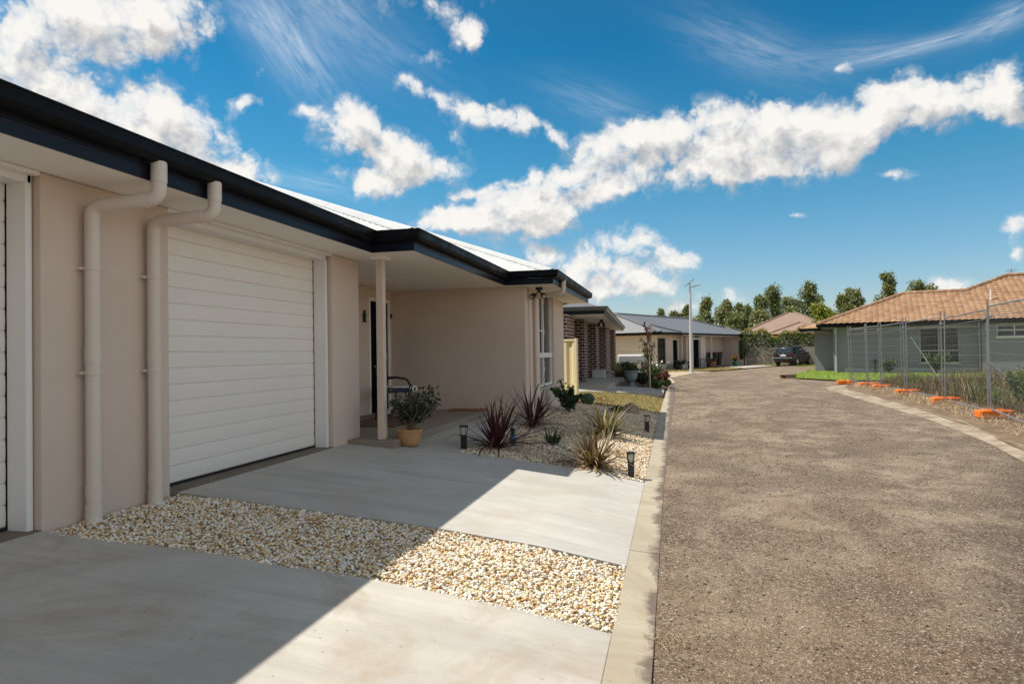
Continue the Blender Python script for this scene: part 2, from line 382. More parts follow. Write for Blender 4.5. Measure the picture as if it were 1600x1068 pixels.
def dup(root, loc, rz=0, label=None, scale=None):
    r = root.copy(); COL.objects.link(r); r.location = loc; r.rotation_euler = (0,0,rz)
    if scale: r.scale = scale
    if label: r['label'] = label
    for ch in children(root):
        c = ch.copy(); COL.objects.link(c); c.parent = r
        for g in children(ch):
            d = g.copy(); COL.objects.link(d); d.parent = c
    return r
def struct(o, label=None, cat=None):
    o['kind'] = 'structure'
    if label: o['label'] = label; o['category'] = cat
    return o
# ------------------------------------------------------------------ terrain
PX = [-3.87,-2.75,-1.73,-.91,-.32,-.11]; PZ = [0,-.095,-.195,-.30,-.415,-.43]
def g(x, y):
    z = float(np.interp(x, PX, PZ)); w = min(1, max(0, (46-y)/10.)); return z*w - .43*(1-w)
def gv(x, y): 
    z = np.interp(x, PX, PZ); w = np.clip((46-y)/10., 0, 1); return z*w - .43*(1-w)
m = MB(); m.grid(lambda u, v: (u, v, g(u, v)-.07), [-900,-200,-60,-20,-8,-3.87,-2.75,-1.73,-.91,-.32,-.11,4,8,15,40,120,300,900], [-700,-100,-20,0,10,20,30,36,38,40,42,44,46,60,100,200,400,900])
struct(m.build('ground', 'earth'), 'bare brown earth stretching under the whole street', 'ground')
def sheet(name, fn, us, vs, matn, skirt=0):
    m = MB(); m.grid(fn, us, vs)
    if skirt:
        def run(pts):
            i = len(m.v)
            for p in pts: m.v += [p, (p[0], p[1], p[2]-skirt)]
            for k in range(len(pts)-1): m.f.append((i+2*k, i+2*k+1, i+2*k+3, i+2*k+2))
        run([fn(u, vs[0]) for u in us]); run([fn(us[-1], v) for v in vs]); run([fn(u, vs[-1]) for u in us[::-1]]); run([fn(us[0], v) for v in vs[::-1]])
    return m.build(name, matn, fix=True)
def lin(a, b, n): return [a+(b-a)*k/(n-1) for k in range(n)]
def bandfn(L, R, dz):
    """sheet between left(y) and right(y) polylines"""
    ly, lx = [p[1] for p in L], [p[0] for p in L]; ry, rx = [p[1] for p in R], [p[0] for p in R]
    def f(u, v): a = np.interp(v, ly, lx); b = np.interp(v, ry, rx); x = a+(b-a)*u; return (float(x), float(v), g(x, v)+dz)
    return f
# road: straight lane, then bending right around the far lawn
RL = [(-.12,-30),(-.115,3),(-.15,8),(-.11,13),(-.06,18),(0,24),(.05,31),(-.2,38),(1.1,45.3),(4.4,51.6),(7.0,58.5),(9.5,62.2),(13,64)]
RR = [(3.6,-30),(3.9,6),(4.33,10),(4.7,12),(5.06,15.6),(5.21,20.4),(5.25,25),(5.4,27),(6.2,29.2),(30,30.6),(30,31.2),(7.4,32.3),(5.9,35.6),(5.2,37.4),(6.3,40.5),(7.9,45),(9.2,50),(12,55),(40,62),(40,64)]
struct(sheet('road', bandfn(RL, RR, 0.0), lin(0, 1, 26), sorted(set(lin(-30, 64, 120)+[p[1] for p in RL]+[p[1] for p in RR]))+[], 'chip_seal'), 'dusty brown chip seal road running between the houses', 'road')
# left kerb strip (flush concrete edging) in cast lengths
m = MB(); y = -12.0; k = 0
KO = ([-.335,-.34,-.34,-.30,-.24,-.2], [-20,5,16,22,27,40]); KI = ([-.10,-.13,-.09,-.04,.02,.06], [-20,8,13,18,24,31])
while y < 30:
    y2 = y+2.45
    vs = lin(y+.004, y2-.004, 6)
    m.grid(lambda u, v: (float(np.interp(v, KO[1], KO[0])*(1-u)+np.interp(v, KI[1], KI[0])*u), v, -.405-.018*u), [0, 1], vs)
    i = len(m.v)
    for v in vs: x = float(np.interp(v, KI[1], KI[0])); m.v += [(x, v, -.423), (x+.01, v, -.47)]
    for q in range(len(vs)-1): m.f.append((i+2*q, i+2*q+1, i+2*q+3, i+2*q+2))
    y = y2
struct(m.build('kerb', 'kerb', fix=True), 'flush concrete kerb strip along the house side of the road', 'kerb')
# right kerb
RB = [(4.2,6),(4.92,11.4),(5.34,13.7),(5.62,17),(5.85,20.4),(6.0,25),(6.15,27),(6.6,28.6),(7.5,29.7),(9,30.1)]
RF = [(3.7,6),(4.33,10),(4.7,12),(5.06,15.6),(5.21,20.4),(5.25,25),(5.4,27),(6.0,29),(7.0,30.2),(9,30.5)]
m = MB(); n = 60
def along(P, t):
    d = [0]
    for a, b in zip(P[:-1], P[1:]): d.append(d[-1]+sqrt((b[0]-a[0])**2+(b[1]-a[1])**2))
    s = t*d[-1]; return np.interp(s, d, [p[0] for p in P]), np.interp(s, d, [p[1] for p in P])
ES = [0, .25, .6, 1]; EZ = [.004, .010, .025, .045]
def kerbfn(u, v):
    a = along(RF, v); b = along(RB, v); e = np.interp(u, ES, EZ)
    j = .05*sin(v*40)*u
    u = u*.82; j += .03*sin(v*97)*u; return (float(a[0]+(b[0]-a[0])*u+j), float(a[1]+(b[1]-a[1])*u), -.43+float(e))
m.grid(kerbfn, [0,.25,.6,1], lin(0, 1, n))
struct(m.build('kerb', 'kerb_right', smooth=True), 'pale mountable kerb curving along the fenced lot', 'kerb')
# verge + lot behind the right kerb
VB = [(p[0]+.02, p[1]) for p in RB]
VB = VB
struct(sheet('verge', bandfn([(4.1,6),(4.78,11.4),(5.2,13.7),(5.47,17),(5.7,20.4),(5.84,25),(6.0,27),(6.45,28.6),(7.4,29.6)], [(40,6),(40,29.6)], .042), [0,.02,.04,.07,.12,.3,1], lin(6, 29.6, 40), 'verge_soil'), 'bare brown soil inside the fenced vacant lot', 'verge')
# lawn
def polysheet(name, pts, z, matn):
    m = MB(); m.poly([(x, y, z) for x, y in pts]); return m.build(name, matn)
LAWN = [(5.25,37.4),(5.9,35.7),(7.4,32.5),(12,31.6),(40,31.0),(40,46),(9.6,47.5),(9.2,51),(7.9,45.2),(6.35,40.6)]
struct(polysheet('lawn', LAWN, -.37, 'turf'), 'bright green lawn in front of the grey house', 'lawn')
struct(polysheet('lawn', [(9.3,56),(11.0,58.5),(13.5,60.3),(30,61),(30,70),(6.5,70),(6.6,66.5),(8.2,63.6),(10.5,64.2),(13,65)], -.405, 'turf_dry'), 'worn grass patch under the parked dark car', 'lawn')
# sandy shoulder and dry turf in front of far house, concrete apron
struct(polysheet('sand_shoulder', [(-.28,34.5),(-.05,31),(.05,33),(-.15,38),(1.1,45.2),(2.6,48.6),(.5,48.6),(-2.5,46)], -.418, 'sand'), 'pale sandy shoulder where the kerb ends', 'shoulder')
struct(polysheet('turf_strip', [(-9,40),(-2.4,45.9),(.4,48.5),(3.8,52),(5.3,56),(3.9,59.4),(-1.4,52.4),(-9,56)], -.412, 'turf_dry'), 'dry yellow turf strip before the far cream house', 'grass')
struct(polysheet('apron', [(3.9,59.2),(5.2,55.6),(6.9,59.5),(8.6,62.9),(6.3,67.4),(5.2,66.5)], -.407, 'path_concrete'), 'pale concrete apron at the far house garage', 'apron')
# driveways
def e1(x): return float(np.interp(x, [-3.9,-2.8,-2.05,-1.66,-1.03,-.33], [3.50,3.565,3.60,3.60,3.61,3.62]))
def e2(x): return float(np.interp(x, [-3.9,-2.73,-1.72,-.9,-.33], [4.70,4.72,4.735,4.75,4.775]))
def e3(x): return float(np.interp(x, [-3.9,-2.5,-1.75,-1.1,-.33], [7.72,7.88,7.83,7.83,7.80]))
xs = [-3.87]+lin(-3.8, -.343, 22)
struct(sheet('driveway', lambda u, v: (u, -9+(e1(u)+9)*v, g(u, 0)+.002), xs, lin(0, 1, 24), 'slab_old', .14), 'near concrete driveway slab with tannin stains', 'driveway')
struct(sheet('driveway', lambda u, v: (u, e2(u)+(e3(u)-e2(u))*v, g(u, 0)+.002), xs, lin(0, 1, 10), 'slab_new', .14), 'second concrete driveway slab leading to the middle garage door', 'driveway')
struct(sheet('path', lambda u, v: (u, e3(u)+.008+(11.98-e3(u))*v, g(u, 0)), lin(-3.3, -2.53, 6), lin(0, 1, 8), 'slab_new', .14), 'concrete path beside the porch slab', 'path')
struct(sheet('gravel_bed', lambda u, v: (u, e1(u)+.0+(e2(u)-e1(u))*v, g(u, 0)-.055), xs, lin(0, 1, 4), 'pebble_under'), 'earth under the pebble strip', 'gravel bed')
struct(sheet('gravel_bed', lambda u, v: (u, v, g(u, 0)-.05), lin(-2.6, -.33, 16), lin(7.85, 16.4, 12), 'gravel_fine'), 'fine grey gravel of the front garden bed', 'gravel bed')
struct(sheet('turf_strip', lambda u, v: (u, v+(u+2.6)*.7*(v-16.4)/5, g(u, v)-.012), lin(-6, -.30, 14), lin(16.4, 20.6, 6), 'turf_dry'), 'dry lawn strip between the cream and brick houses', 'grass')
struct(sheet('path', lambda u, v: (u, 20.2+(u+2.5)*1.38+v*3.4, g(u, 22)+.01), lin(-3.1, -.36, 8), [0, .5, 1], 'path_concrete', .1), 'concrete path from the brick house to the kerb', 'path')
struct(sheet('garden_bed', lambda u, v: (u, max(v, 23.9+(u+2.5)*1.38), g(u, v)-.01), lin(-2.2, -.25, 8), lin(23.5, 36, 20), 'mulch'), 'dark mulch bed before the brick house', 'garden bed')
# ------------------------------------------------------------------ pebbles / chips / grass (stuff)
def ico():
    t = (1+5**.5)/2
    v = np.array([(-1,t,0),(1,t,0),(-1,-t,0),(1,-t,0),(0,-1,t),(0,1,t),(0,-1,-t),(0,1,-t),(t,0,-1),(t,0,1),(-t,0,-1),(-t,0,1)], float); v /= np.linalg.norm(v[0])
    f = np.array([(0,11,5),(0,5,1),(0,1,7),(0,7,10),(0,10,11),(1,5,9),(5,11,4),(11,10,2),(10,7,6),(7,1,8),(3,9,4),(3,4,2),(3,2,6),(3,6,8),(3,8,9),(4,9,5),(2,4,11),(6,2,10),(8,6,7),(9,8,1)])
    return v, f
IV, IF = ico()
def rocks(name, P, size, matn, flat=.7, parent=None):
    n = len(P); a = RNG.random(n)*2*pi; q = RNG.normal(size=(n,4)); q /= np.linalg.norm(q, axis=1)[:,None]
    w,x,y,z = q.T
    R = np.stack([1-2*(y*y+z*z),2*(x*y-z*w),2*(x*z+y*w),2*(x*y+z*w),1-2*(x*x+z*z),2*(y*z-x*w),2*(x*z-y*w),2*(y*z+x*w),1-2*(x*x+y*y)], 1).reshape(n,3,3)
    sc = size[:,None]*np.stack([RNG.uniform(.85,1.35,n), RNG.uniform(.7,1.1,n), RNG.uniform(.5,.85,n)], 1)
    V = IV[None]*(1+RNG.uniform(-.16,.16,(n,12,1))); V = V*sc[:,None,:]; V = np.einsum('nij,nkj->nki', R, V)
    V[:,:,2] *= flat; V += P[:,None,:]
    F = (IF[None]+12*np.arange(n)[:,None,None]).reshape(-1,3)
    return np_mesh(name, V.reshape(-1,3), F, matn, parent)
n = 26000
x = RNG.uniform(-3.84, -.335, n); t = RNG.random(n); ya = np.interp(x, [-3.9,-2.8,-2.05,-1.66,-1.03,-.33], [3.50,3.565,3.60,3.60,3.61,3.62]); yb = np.interp(x, [-3.9,-2.73,-1.72,-.9,-.33], [4.70,4.72,4.735,4.75,4.775])
y = ya-.03+(yb-ya+.015)*t; s = RNG.uniform(.007, .0145, n)
z = gv(x, y)-.030+RNG.random(n)*.030+.012*np.sin(x*5)*np.sin(y*6)
tag(rocks('pebbles', np.stack([x,y,z],1), s, 'pebbles'), 'cream and honey pebbles filling the strip between the two driveways', 'pebbles', kind='stuff')
n = 40000
x = RNG.uniform(-2.54, -.345, n); y = 7.86+8.5*RNG.random(n)**1.35; s = RNG.uniform(.008, .0165, n)*(1+.03*(y-8))
edge = np.interp(x, [-3.9,-2.5,-1.75,-1.1,-.33], [7.72,7.88,7.83,7.83,7.80]); keep = y > edge-.02; x,y,s = x[keep],y[keep],s[keep]
z = gv(x, y)-.038+RNG.random(len(x))*.034+.014*np.sin(x*4+1)*np.sin(y*3)
tag(rocks('pebbles', np.stack([x,y,z],1), s, 'pebbles_tan'), 'cream pebbles covering the planted front garden bed', 'pebbles', kind='stuff')
n = 9000
x = RNG.uniform(-.1, 6, n); y = 2+22*RNG.random(n)**2; s = RNG.uniform(.003, .009, n)*(1+.04*y); k = RNG.random(n) < .01; s[k] *= 2.0
lim = np.interp(y, [6,10,12,15.6,20.4,25], [3.7,4.33,4.7,5.06,5.21,5.25]); keep = x < lim; x,y,s = x[keep],y[keep],s[keep]
xl = RNG.uniform(-.16, .14, 500); yl = RNG.uniform(2, 16, 500); x = np.r_[x, xl]; y = np.r_[y, yl]; s = np.r_[s, RNG.uniform(.003,.011,500)]
tag(rocks('loose_gravel', np.stack([x,y,gv(x,y)+.003],1), s, 'chips'), 'loose stone chips scattered over the dusty road', 'gravel', kind='stuff')
def blades(name, x, y, z, h, w, matn, lean=.5, parent=None):
    n = len(x); a = RNG.random(n)*2*pi; l = RNG.random(n)*lean*h; b = RNG.random(n)*2*pi
    P = np.stack([x,y,z],1); d = np.stack([np.cos(a),np.sin(a),0*a],1)*w[:,None]*.5; ln = np.stack([np.cos(b),np.sin(b),0*b],1)*l[:,None]
    up = np.zeros((n,3)); up[:,2] = h
    V = np.stack([P-d, P+d, P+d*.7+ln*.35+up*.55, P-d*.7+ln*.35+up*.55, P+ln+up*np.sqrt(np.clip(1-(l/h)**2*.5,.1,1))[:,None]], 1)
    i = 5*np.arange(n)[:,None]; F = np.concatenate([i+np.array([[0,1,2]]), i+np.array([[0,2,3]]), i+np.array([[3,2,4]])])
    return np_mesh(name, V.reshape(-1,3), F, matn, parent)
def inpoly(x, y, P):
    c = np.zeros(len(x), bool); j = len(P)-1
    for i in range(len(P)):
        xi,yi = P[i]; xj,yj = P[j]
        c ^= ((yi > y) != (yj > y)) & (x < (xj-xi)*(y-yi)/(yj-yi+1e-12)+xi); j = i
    return c
def scatter(P, n):
    a = np.array(P); x = RNG.uniform(a[:,0].min(), min(a[:,0].max(), 26), n); y = RNG.uniform(a[:,1].min(), a[:,1].max(), n); k = inpoly(x, y, P); return x[k], y[k]
x, y = scatter(LAWN, 22000); tag(blades('lawn_grass', x, y, np.full(len(x), -.37), RNG.uniform(.015,.04,len(x)), np.full(len(x), .04), 'lawn_blade', 1.6), 'short bright green grass before the grey house', 'grass', kind='stuff')
n = 9000; x = RNG.uniform(-2.6, -.33, n); y = RNG.uniform(16.4, 20.5, n); y = y+(x+2.6)*.7*(y-16.4)/5
k = RNG.random(n) < .75; x,y = x[k],y[k]
tag(blades('strip_grass', x, y, gv(x,y)-.012, RNG.uniform(.02,.06,len(x)), np.full(len(x), .014), 'strip_blade', .9), 'dry yellowish grass between the cream house and brick house', 'grass', kind='stuff')
x, y = scatter([(-2.4,46.2),(.4,48.5),(3.8,52),(5.3,56),(3.9,59.4),(-1.4,52.4)], 5000)
tag(blades('turf_grass', x, y, np.full(len(x), -.41), RNG.uniform(.03,.08,len(x)), np.full(len(x), .05), 'strip_blade', .9), 'dry grass in front of the far cream house', 'grass', kind='stuff')
x, y = scatter([(9.3,57.5),(11.0,59.5),(13.5,61.3),(20,63),(20,66),(6.8,66.5),(8.2,64),(10.5,64.2)], 4000)
tag(blades('turf_grass', x, y, np.full(len(x), -.40), RNG.uniform(.04,.1,len(x)), np.full(len(x), .05), 'lawn_blade', .9), 'green grass around the parked car', 'grass', kind='stuff')
def lotpts(n, xo, wid, y0=11, y1=29.3):
    y = RNG.uniform(y0, y1, n); e = np.interp(y, [11.4,13.7,17,20.4,25,27,28.6,29.7], [4.92,5.34,5.62,5.85,6.0,6.15,6.6,7.5]); return e+xo+RNG.random(n)**1.0*wid, y
n = 34000; x, y = lotpts(n, 1.1, 8); dens = np.sin(x*2.1+y*.7)+np.sin(y*1.3-x)+RNG.random(n)*2; k = dens > -.1; x,y = x[k],y[k]
h = RNG.uniform(.25, .80, len(x))*np.clip(1.25-.035*(y-11), .55, 1.2)*(.35+1.15*(.5+.5*np.sin(x*1.5+1.9*np.sin(y*.9)))*(.5+.5*np.sin(y*1.7+x*.8+1)))
tag(blades('dry_weeds', x, y, np.full(len(x), -.35), h, RNG.uniform(.012,.035,len(x)), 'weed_dry', .55), 'tall dry weeds filling the fenced vacant lot', 'weeds', kind='stuff')
n = 16000; x, y = lotpts(n, 1.15, 7); dens = np.sin(x*1.7-y*.9)+np.sin(y*1.9+x)+RNG.random(n)*1.5; k = dens > 1.0; x,y = x[k],y[k]
tag(blades('green_weeds', x, y, np.full(len(x), -.35), RNG.uniform(.15,.62,len(x))*np.clip(1.25-.035*(y-11), .5, 1.2)*(.5+.8*(.5+.5*np.sin(x*2.3-y*1.1))), RNG.uniform(.02,.045,len(x)), 'weed_green', .7), 'patchy green weeds among the dry growth in the lot', 'weeds', kind='stuff')
n = 6500; x, y = lotpts(n, .1, 1.5); s = RNG.random(n)
tag(blades('straw_litter', x, y, np.full(n, -.34), RNG.uniform(.02,.12,n)*(1+.6*(x-5>1)), RNG.uniform(.005,.014,n), 'straw', 2.5), 'dead straw littering the bare verge along the temporary fence', 'straw', kind='stuff')
n = 130; x = RNG.normal(-.06, .07, n); y = RNG.normal(3.62, .07, n)
tag(blades('dry_tuft', x, y, np.full(n, -.42), RNG.uniform(.012,.045,n), RNG.uniform(.002,.004,n), 'straw', 5), 'wisp of dead straw lying across the near kerb', 'straw', kind='stuff')
# ------------------------------------------------------------------ NEAR HOUSE
H0 = (-5.0, 8.0, 0)
house = thing('house', 'long cream rendered house with white garage doors and black gutters in the foreground', 'house', H0)
def HB(mb, name, m, parent=house, **k): return mb.build(name, m, parent, org=H0, **k)
SZ = 2.26
class EachWall:
    def box(s, *a): HB(MB().box(*a), 'wall', 'render', bevel=.006); return s
w = EachWall()
w.box(-4.8,3.50,-.15,-3.87,4.62,SZ-.004)                     # pier between the garage doors
w.box(-4.8,7.28,-.15,-3.87,7.97,SZ-.004)                     # pier beside the porch
w.box(-4.8,-8,-.15,-3.87,.40,SZ-.004)                        # wall behind the camera
w.box(-12,12.0,-.15,-2.58,12.24,SZ-.003)                     # porch end wall
w.box(-5.4,7.97,-.15,-5.15,10.98,SZ-.004); w.box(-5.4,11.87,-.15,-5.15,11.995,SZ-.004)                    # recessed door wall
w.box(-5.39,10.981,2.08,-5.15,11.869,SZ-.004)
w.box(-5.2,7.72,-.14,-4.8,7.969,SZ-.005)
HW = w; w = MB()
# front room wall with window opening y 13.36..14.98
w.box(-2.82,12.24,-.3,-2.58,13.36,SZ-.003); w.box(-2.82,14.98,-.3,-2.58,16.4,SZ-.003); w.box(-2.82,13.36,-.3,-2.58,14.98,.36)
HW.box(-12,16.16,-.3,-2.83,16.4,SZ-.003)
HB(w, 'wall', 'render', bevel=.006)
s = MB()
s.poly([(-4.2,-8,SZ),(-4.2,7.36,SZ),(-3.39,7.36,SZ),(-3.39,-8,SZ)]); s.poly([(-5.2,7.36,SZ),(-5.2,12,SZ),(-2.872,12,SZ),(-2.872,7.36,SZ)])
s.poly([(-2.872,11.71,SZ),(-2.872,16.74,SZ),(-2.015,16.74,SZ),(-2.015,11.71,SZ)])
sof = HB(s, 'soffit', 'soffit')
HB(MB().lathe([(.05,0),(.05,-.012),(.035,-.016)], (-4.35,9.9,SZ-.001), 16), 'ceiling_light', 'white_plastic', sof)
path = [(-3.395,-8),(-3.395,7.35),(-2.877,7.35),(-2.877,11.70),(-2.02,11.70),(-2.02,16.75)]
HB(MB().sweep(path, [(0,2.258),(.012,2.258),(.012,2.325),(.017,2.332),(.017,2.340),(.012,2.346),(.012,2.37),(0,2.37)]), 'fascia', 'fascia')
HB(MB().sweep(path, [(.0,2.372),(.05,2.368),(.078,2.374),(.098,2.390),(.104,2.405),(.112,2.405),(.112,2.413),(.108,2.417),(.112,2.476),(.119,2.482),(.119,2.493),(.108,2.495),(.095,2.491),(.098,2.43),(.07,2.39),(.0,2.385)]), 'gutter', 'gutter')
# roof
TP = tan(radians(22)); CP = .076
rf = MB(); ZE = 2.465; XA, XB, XC = -3.36, -2.845, -1.985; YA, YB, YE = 7.28, 11.63, 16.72
RX = -10.9; r = lambda x0, x: ZE-.004+TP*(x0-x)
rf.poly([(XA,-8,r(XA,XA)),(XA,YA,r(XA,XA)),(RX,YA+(XA-RX),r(XA,RX)),(RX,-8,r(XA,RX))])
rf.poly([(XB,YA,r(XB,XB)),(XB,YB,r(XB,XB)),(RX,YB+(XB-RX),r(XB,RX)),(RX,YA+(XB-RX),r(XB,RX))])
rf.poly([(XC,YB,r(XC,XC)),(XC,YE,r(XC,XC)),(XC-(YE-YB),YE,r(XC,XC-(YE-YB)))])
rf.poly([(RX,-8,r(XA,RX)),(RX,15,r(XA,RX)),(-18,15,2.5),(-18,-8,2.5)])
def strip(x0, wd, y0, length):
    us = lin(0, wd, int(wd/CP*10)+1); vs = lin(0, length, int(length/.05))
    rf.grid(lambda u, v: (x0+u-v, y0+v, ZE+TP*v+.009*sin(2*pi*(x0+u-v)/CP)), us, vs)
strip(XA, XB-XA, YA+.01, 7.9); strip(XB, XC-XB, YB+.01, YE-YB)
roof = HB(rf, 'roof', 'roof_white', smooth=True)
def capping(x0, y0, L):
    d = np.array([-1,1,TP]); c = MB(); a = np.array([x0,y0,ZE+.012]); n1 = np.array([-.72,-.72,-.0]); n1 = np.array([-1.,0,0])*.17; n2 = np.array([0.,1,-0.]); n2 = np.array([.0,.12,-.0])
    n2 = np.array([.12,.0,-.12*TP*.9]); up = np.array([0,0,.022])
    pr = [a+n1+np.array((0,0,-.008)), a+n1+up*.35, a+n1*.3+up, a+up*1.5, a+n2*.3+up, a+n2+up*.2]
    i = len(c.v)
    for t in (0.02, L): c.v += [tuple(p+d*t) for p in pr]
    for j in range(5): c.f.append((j, j+1, j+7, j+6))
    return c
HB(capping(XB,YA,7.9), 'ridge_capping', 'roof_white', roof); HB(capping(XC,YB,YE-YB), 'ridge_capping', 'roof_white', roof)
gab = MB(); gab.poly([(-2.3,YE,2.4),(XC-(YE-YB),YE,r(XC,XC-(YE-YB))),(-12,YE,2.4)]); gab.poly([(-2.6,16.4,2.2),(-2.3,YE,2.3),(-12,YE,2.3),(-12,16.4,2.2)]); HB(gab, 'gable', 'soffit')
an = HB(MB().tube([(-2.62,16.6,2.4),(-2.62,16.6,3.0)], .008, 5).tube([(-2.75,16.6,2.9),(-2.5,16.6,2.9)], .005, 4).tube([(-2.62,16.5,2.75),(-2.62,16.7,2.75)], .005, 4), 'antenna', 'galv', roof)
# garage doors
def garage(y0, y1):
    m = MB(); n = 16; z0 = .03; hgt = (2.215-z0)/n; X = -4.09
    ys = [y0, y1]; prof = []
    for k in range(n):
        a = z0+k*hgt; prof += [(X-.007, a), (X-.001, a+.003), (X+.002, a+.012), (X+.004, a+hgt*.5), (X+.002, a+hgt-.010), (X-.001, a+hgt-.003)]
    prof.append((X-.010, z0+n*hgt))
    for x_, z_ in prof: m.v += [(x_, y0, z_), (x_, y1, z_)]
    for k in range(len(prof)-1): m.f.append((2*k, 2*k+1, 2*k+3, 2*k+2))
    d = HB(m, 'garage_door', 'door_cream')
    f = MB(); f.box(-4.08,y1+.005,0,-3.93,y1+.04,SZ-.006); f.box(-4.08,y0-.05,0,-3.93,y0-.012,SZ-.006); f.box(-4.085,y0-.05,2.185,-3.925,y1+.04,SZ-.003); f.box(-3.925,y0-.05,SZ-.03,-3.86,y1+.045,SZ-.002)
    f.box(-3.95,y1+.013,0,-3.925,y1+.045,SZ-.007)
    HB(f, 'door_frame', 'trim', d, bevel=.003)
    HB(MB().box(X-.02,y0,z0-.022,X+.008,y1,z0), 'rubber_seal', 'black_plastic', d)
    HB(MB().box(X-.03,y1-.002,0,X-.012,y1+.03,2.2), 'side_track', 'black_plastic', d)
    HB(MB().box(-4.3,y0-.1,-.1,-3.872,y1+.1,.008), 'threshold', 'concrete_edge', d)
    return d
garage(4.66, 7.225); garage(.45, 3.445)
# porch
HB(MB().box(-5.3,7.62,-.13,-3.26,12.05,.045), 'porch_slab', 'porch_concrete', bevel=.008)
po = HB(MB().box(-3.515,7.71,.045,-3.425,7.80,SZ-.002), 'porch_post', 'render', bevel=.006)
HB(MB().box(-3.565,7.66,SZ-.028,-3.375,7.85,SZ-.001), 'collar', 'soffit', po)
fd = HB(MB().box(-5.2,11.03,.05,-5.16,11.80,2.02), 'front_door', 'screen')
HB(MB().box(-5.18,10.98,.045,-5.13,11.03,2.08).box(-5.18,11.80,.045,-5.13,11.87,2.08).box(-5.18,11.03,2.02,-5.13,11.80,2.08), 'door_frame', 'soffit', fd, bevel=.003)
HB(MB().box(-5.16,11.70,1.0,-5.12,11.75,1.12), 'handle', 'silver', fd)
HB(MB().box(-5.148,11.91,1.75,-5.12,11.945,1.83), 'doorbell', 'black_plastic', fd)
# window in front room
wn = HB(MB().box(-2.70,13.36,.36,-2.64,13.42,SZ-.01).box(-2.70,14.92,.36,-2.64,14.98,SZ-.01).box(-2.70,14.0,.36,-2.635,14.08,SZ-.01).box(-2.71,13.36,.36,-2.63,14.98,.42).box(-2.71,13.36,.96,-2.62,14.98,1.06).box(-2.70,13.42,1.50,-2.65,14.0,1.525), 'window', 'trim', bevel=.003)
HB(MB().box(-2.69,13.42,1.06,-2.68,14.0,SZ-.02), 'pane', 'screen', wn); HB(MB().box(-2.69,13.42,.42,-2.68,14.0,.96), 'pane', 'glass', wn); HB(MB().box(-2.692,14.08,.42,-2.682,14.92,SZ-.02), 'pane', 'glass', wn)
HB(MB().box(-2.75,13.30,.33,-2.555,15.04,.36), 'sill', 'render', wn)
# downpipes
def arc(c, p0, p1, n=6):
    c, p0, p1 = map(np.array, (c, p0, p1)); return [tuple(c+(p0-c)*cos(t)+(p1-c)*sin(t)) for t in np.linspace(0, pi/2, n)]
def downpipe(xo, yo, xw, yw, zt, zb, R=.0475, kinks=True):
    b = .07; pts = [(xo,yo,2.385),(xo,yo,zt+.12)]
    d = np.array([xw-xo, yw-yo]); L = np.linalg.norm(d); d /= L
    P = lambda s, z: np.array((xo+d[0]*s, yo+d[1]*s, z))
    pts += arc(P(b, zt+b), P(0, zt+b), P(b, zt)); pts += arc(P(L-b, zt-.03-b), P(L-b, zt-.03), P(L, zt-.03-b)); pts += [(xw,yw,zb+.18),(xw,yw,zb)]
    o = MB(); o.tube(pts, R, 16)
    dp = HB(o, 'downpipe', 'pipe', smooth=True)
    J = [([(xw,yw,z),(xw,yw,z+.10)], R+.004) for z in (zb+.14, zb+1.05)] + [([(xo,yo,zt+.11),(xo,yo,zt+.24)], R+.004)]
    for a in (.10, L-.10): zz = zt-.004 if a < .2 else zt-.026; J.append(([P(a-.02, zz), P(a+.02, zz)], R+.004))
    if kinks: J.append(([(xw+.012,yw-.012,zb-.04),(xw,yw,zb+.02),(xw,yw,zb+.10)], [R+.005,R+.006,R+.006]))
    for pth, rr in J: HB(MB().tube(pth, rr, 16), 'joint_collar', 'pipe', dp, smooth=True)
    for z in (.98, 1.68): HB(MB().box(xw-.07,yw-R-.022,z-.010,xw-.03,yw-R+.01,z+.010).tube([(xw,yw,z-.012),(xw,yw,z+.012)], R+.006, 16), 'bracket', 'pipe', dp)
    return dp
downpipe(-3.335, 3.90, -3.80, 3.825, 2.135, -.0); downpipe(-3.335, 4.47, -3.80, 4.385, 2.135, -.01)
downpipe(-1.96, 12.5, -2.52, 12.72, 2.165, -.10, .045, False)
HB(MB().tube([(-2.565,12.30,2.25),(-2.565,12.30,1.55),(-2.565,12.33,1.5),(-2.565,12.33,-.1)], .018, 8), 'conduit', 'pipe')
sp = HB(MB().box(-2.43,12.22,SZ-.05,-2.31,12.34,SZ-.001).tube([(-2.37,12.28,SZ-.05),(-2.37,12.28,SZ-.09)], .03, 10), 'floodlight', 'black_plastic', bevel=.004)
for dx in (-1, 1):
    a = np.array((-2.37, 12.26, SZ-.07)); b = a+np.array((dx*.075, -.03, -.07)); c = b+np.array((dx*.035, -.075, -.035))
    hd = HB(MB().tube([a, b], .012, 8).tube([b+(b-c)*.2, b+(c-b)*.3, c, c+(c-b)*.15], [.028,.05,.052,.05], 14), 'lamp_head', 'black_plastic', sp, smooth=True)
    HB(MB().tube([c+(c-b)*.14, c+(c-b)*.17], .030, 14), 'lens', 'spot_lens', sp)
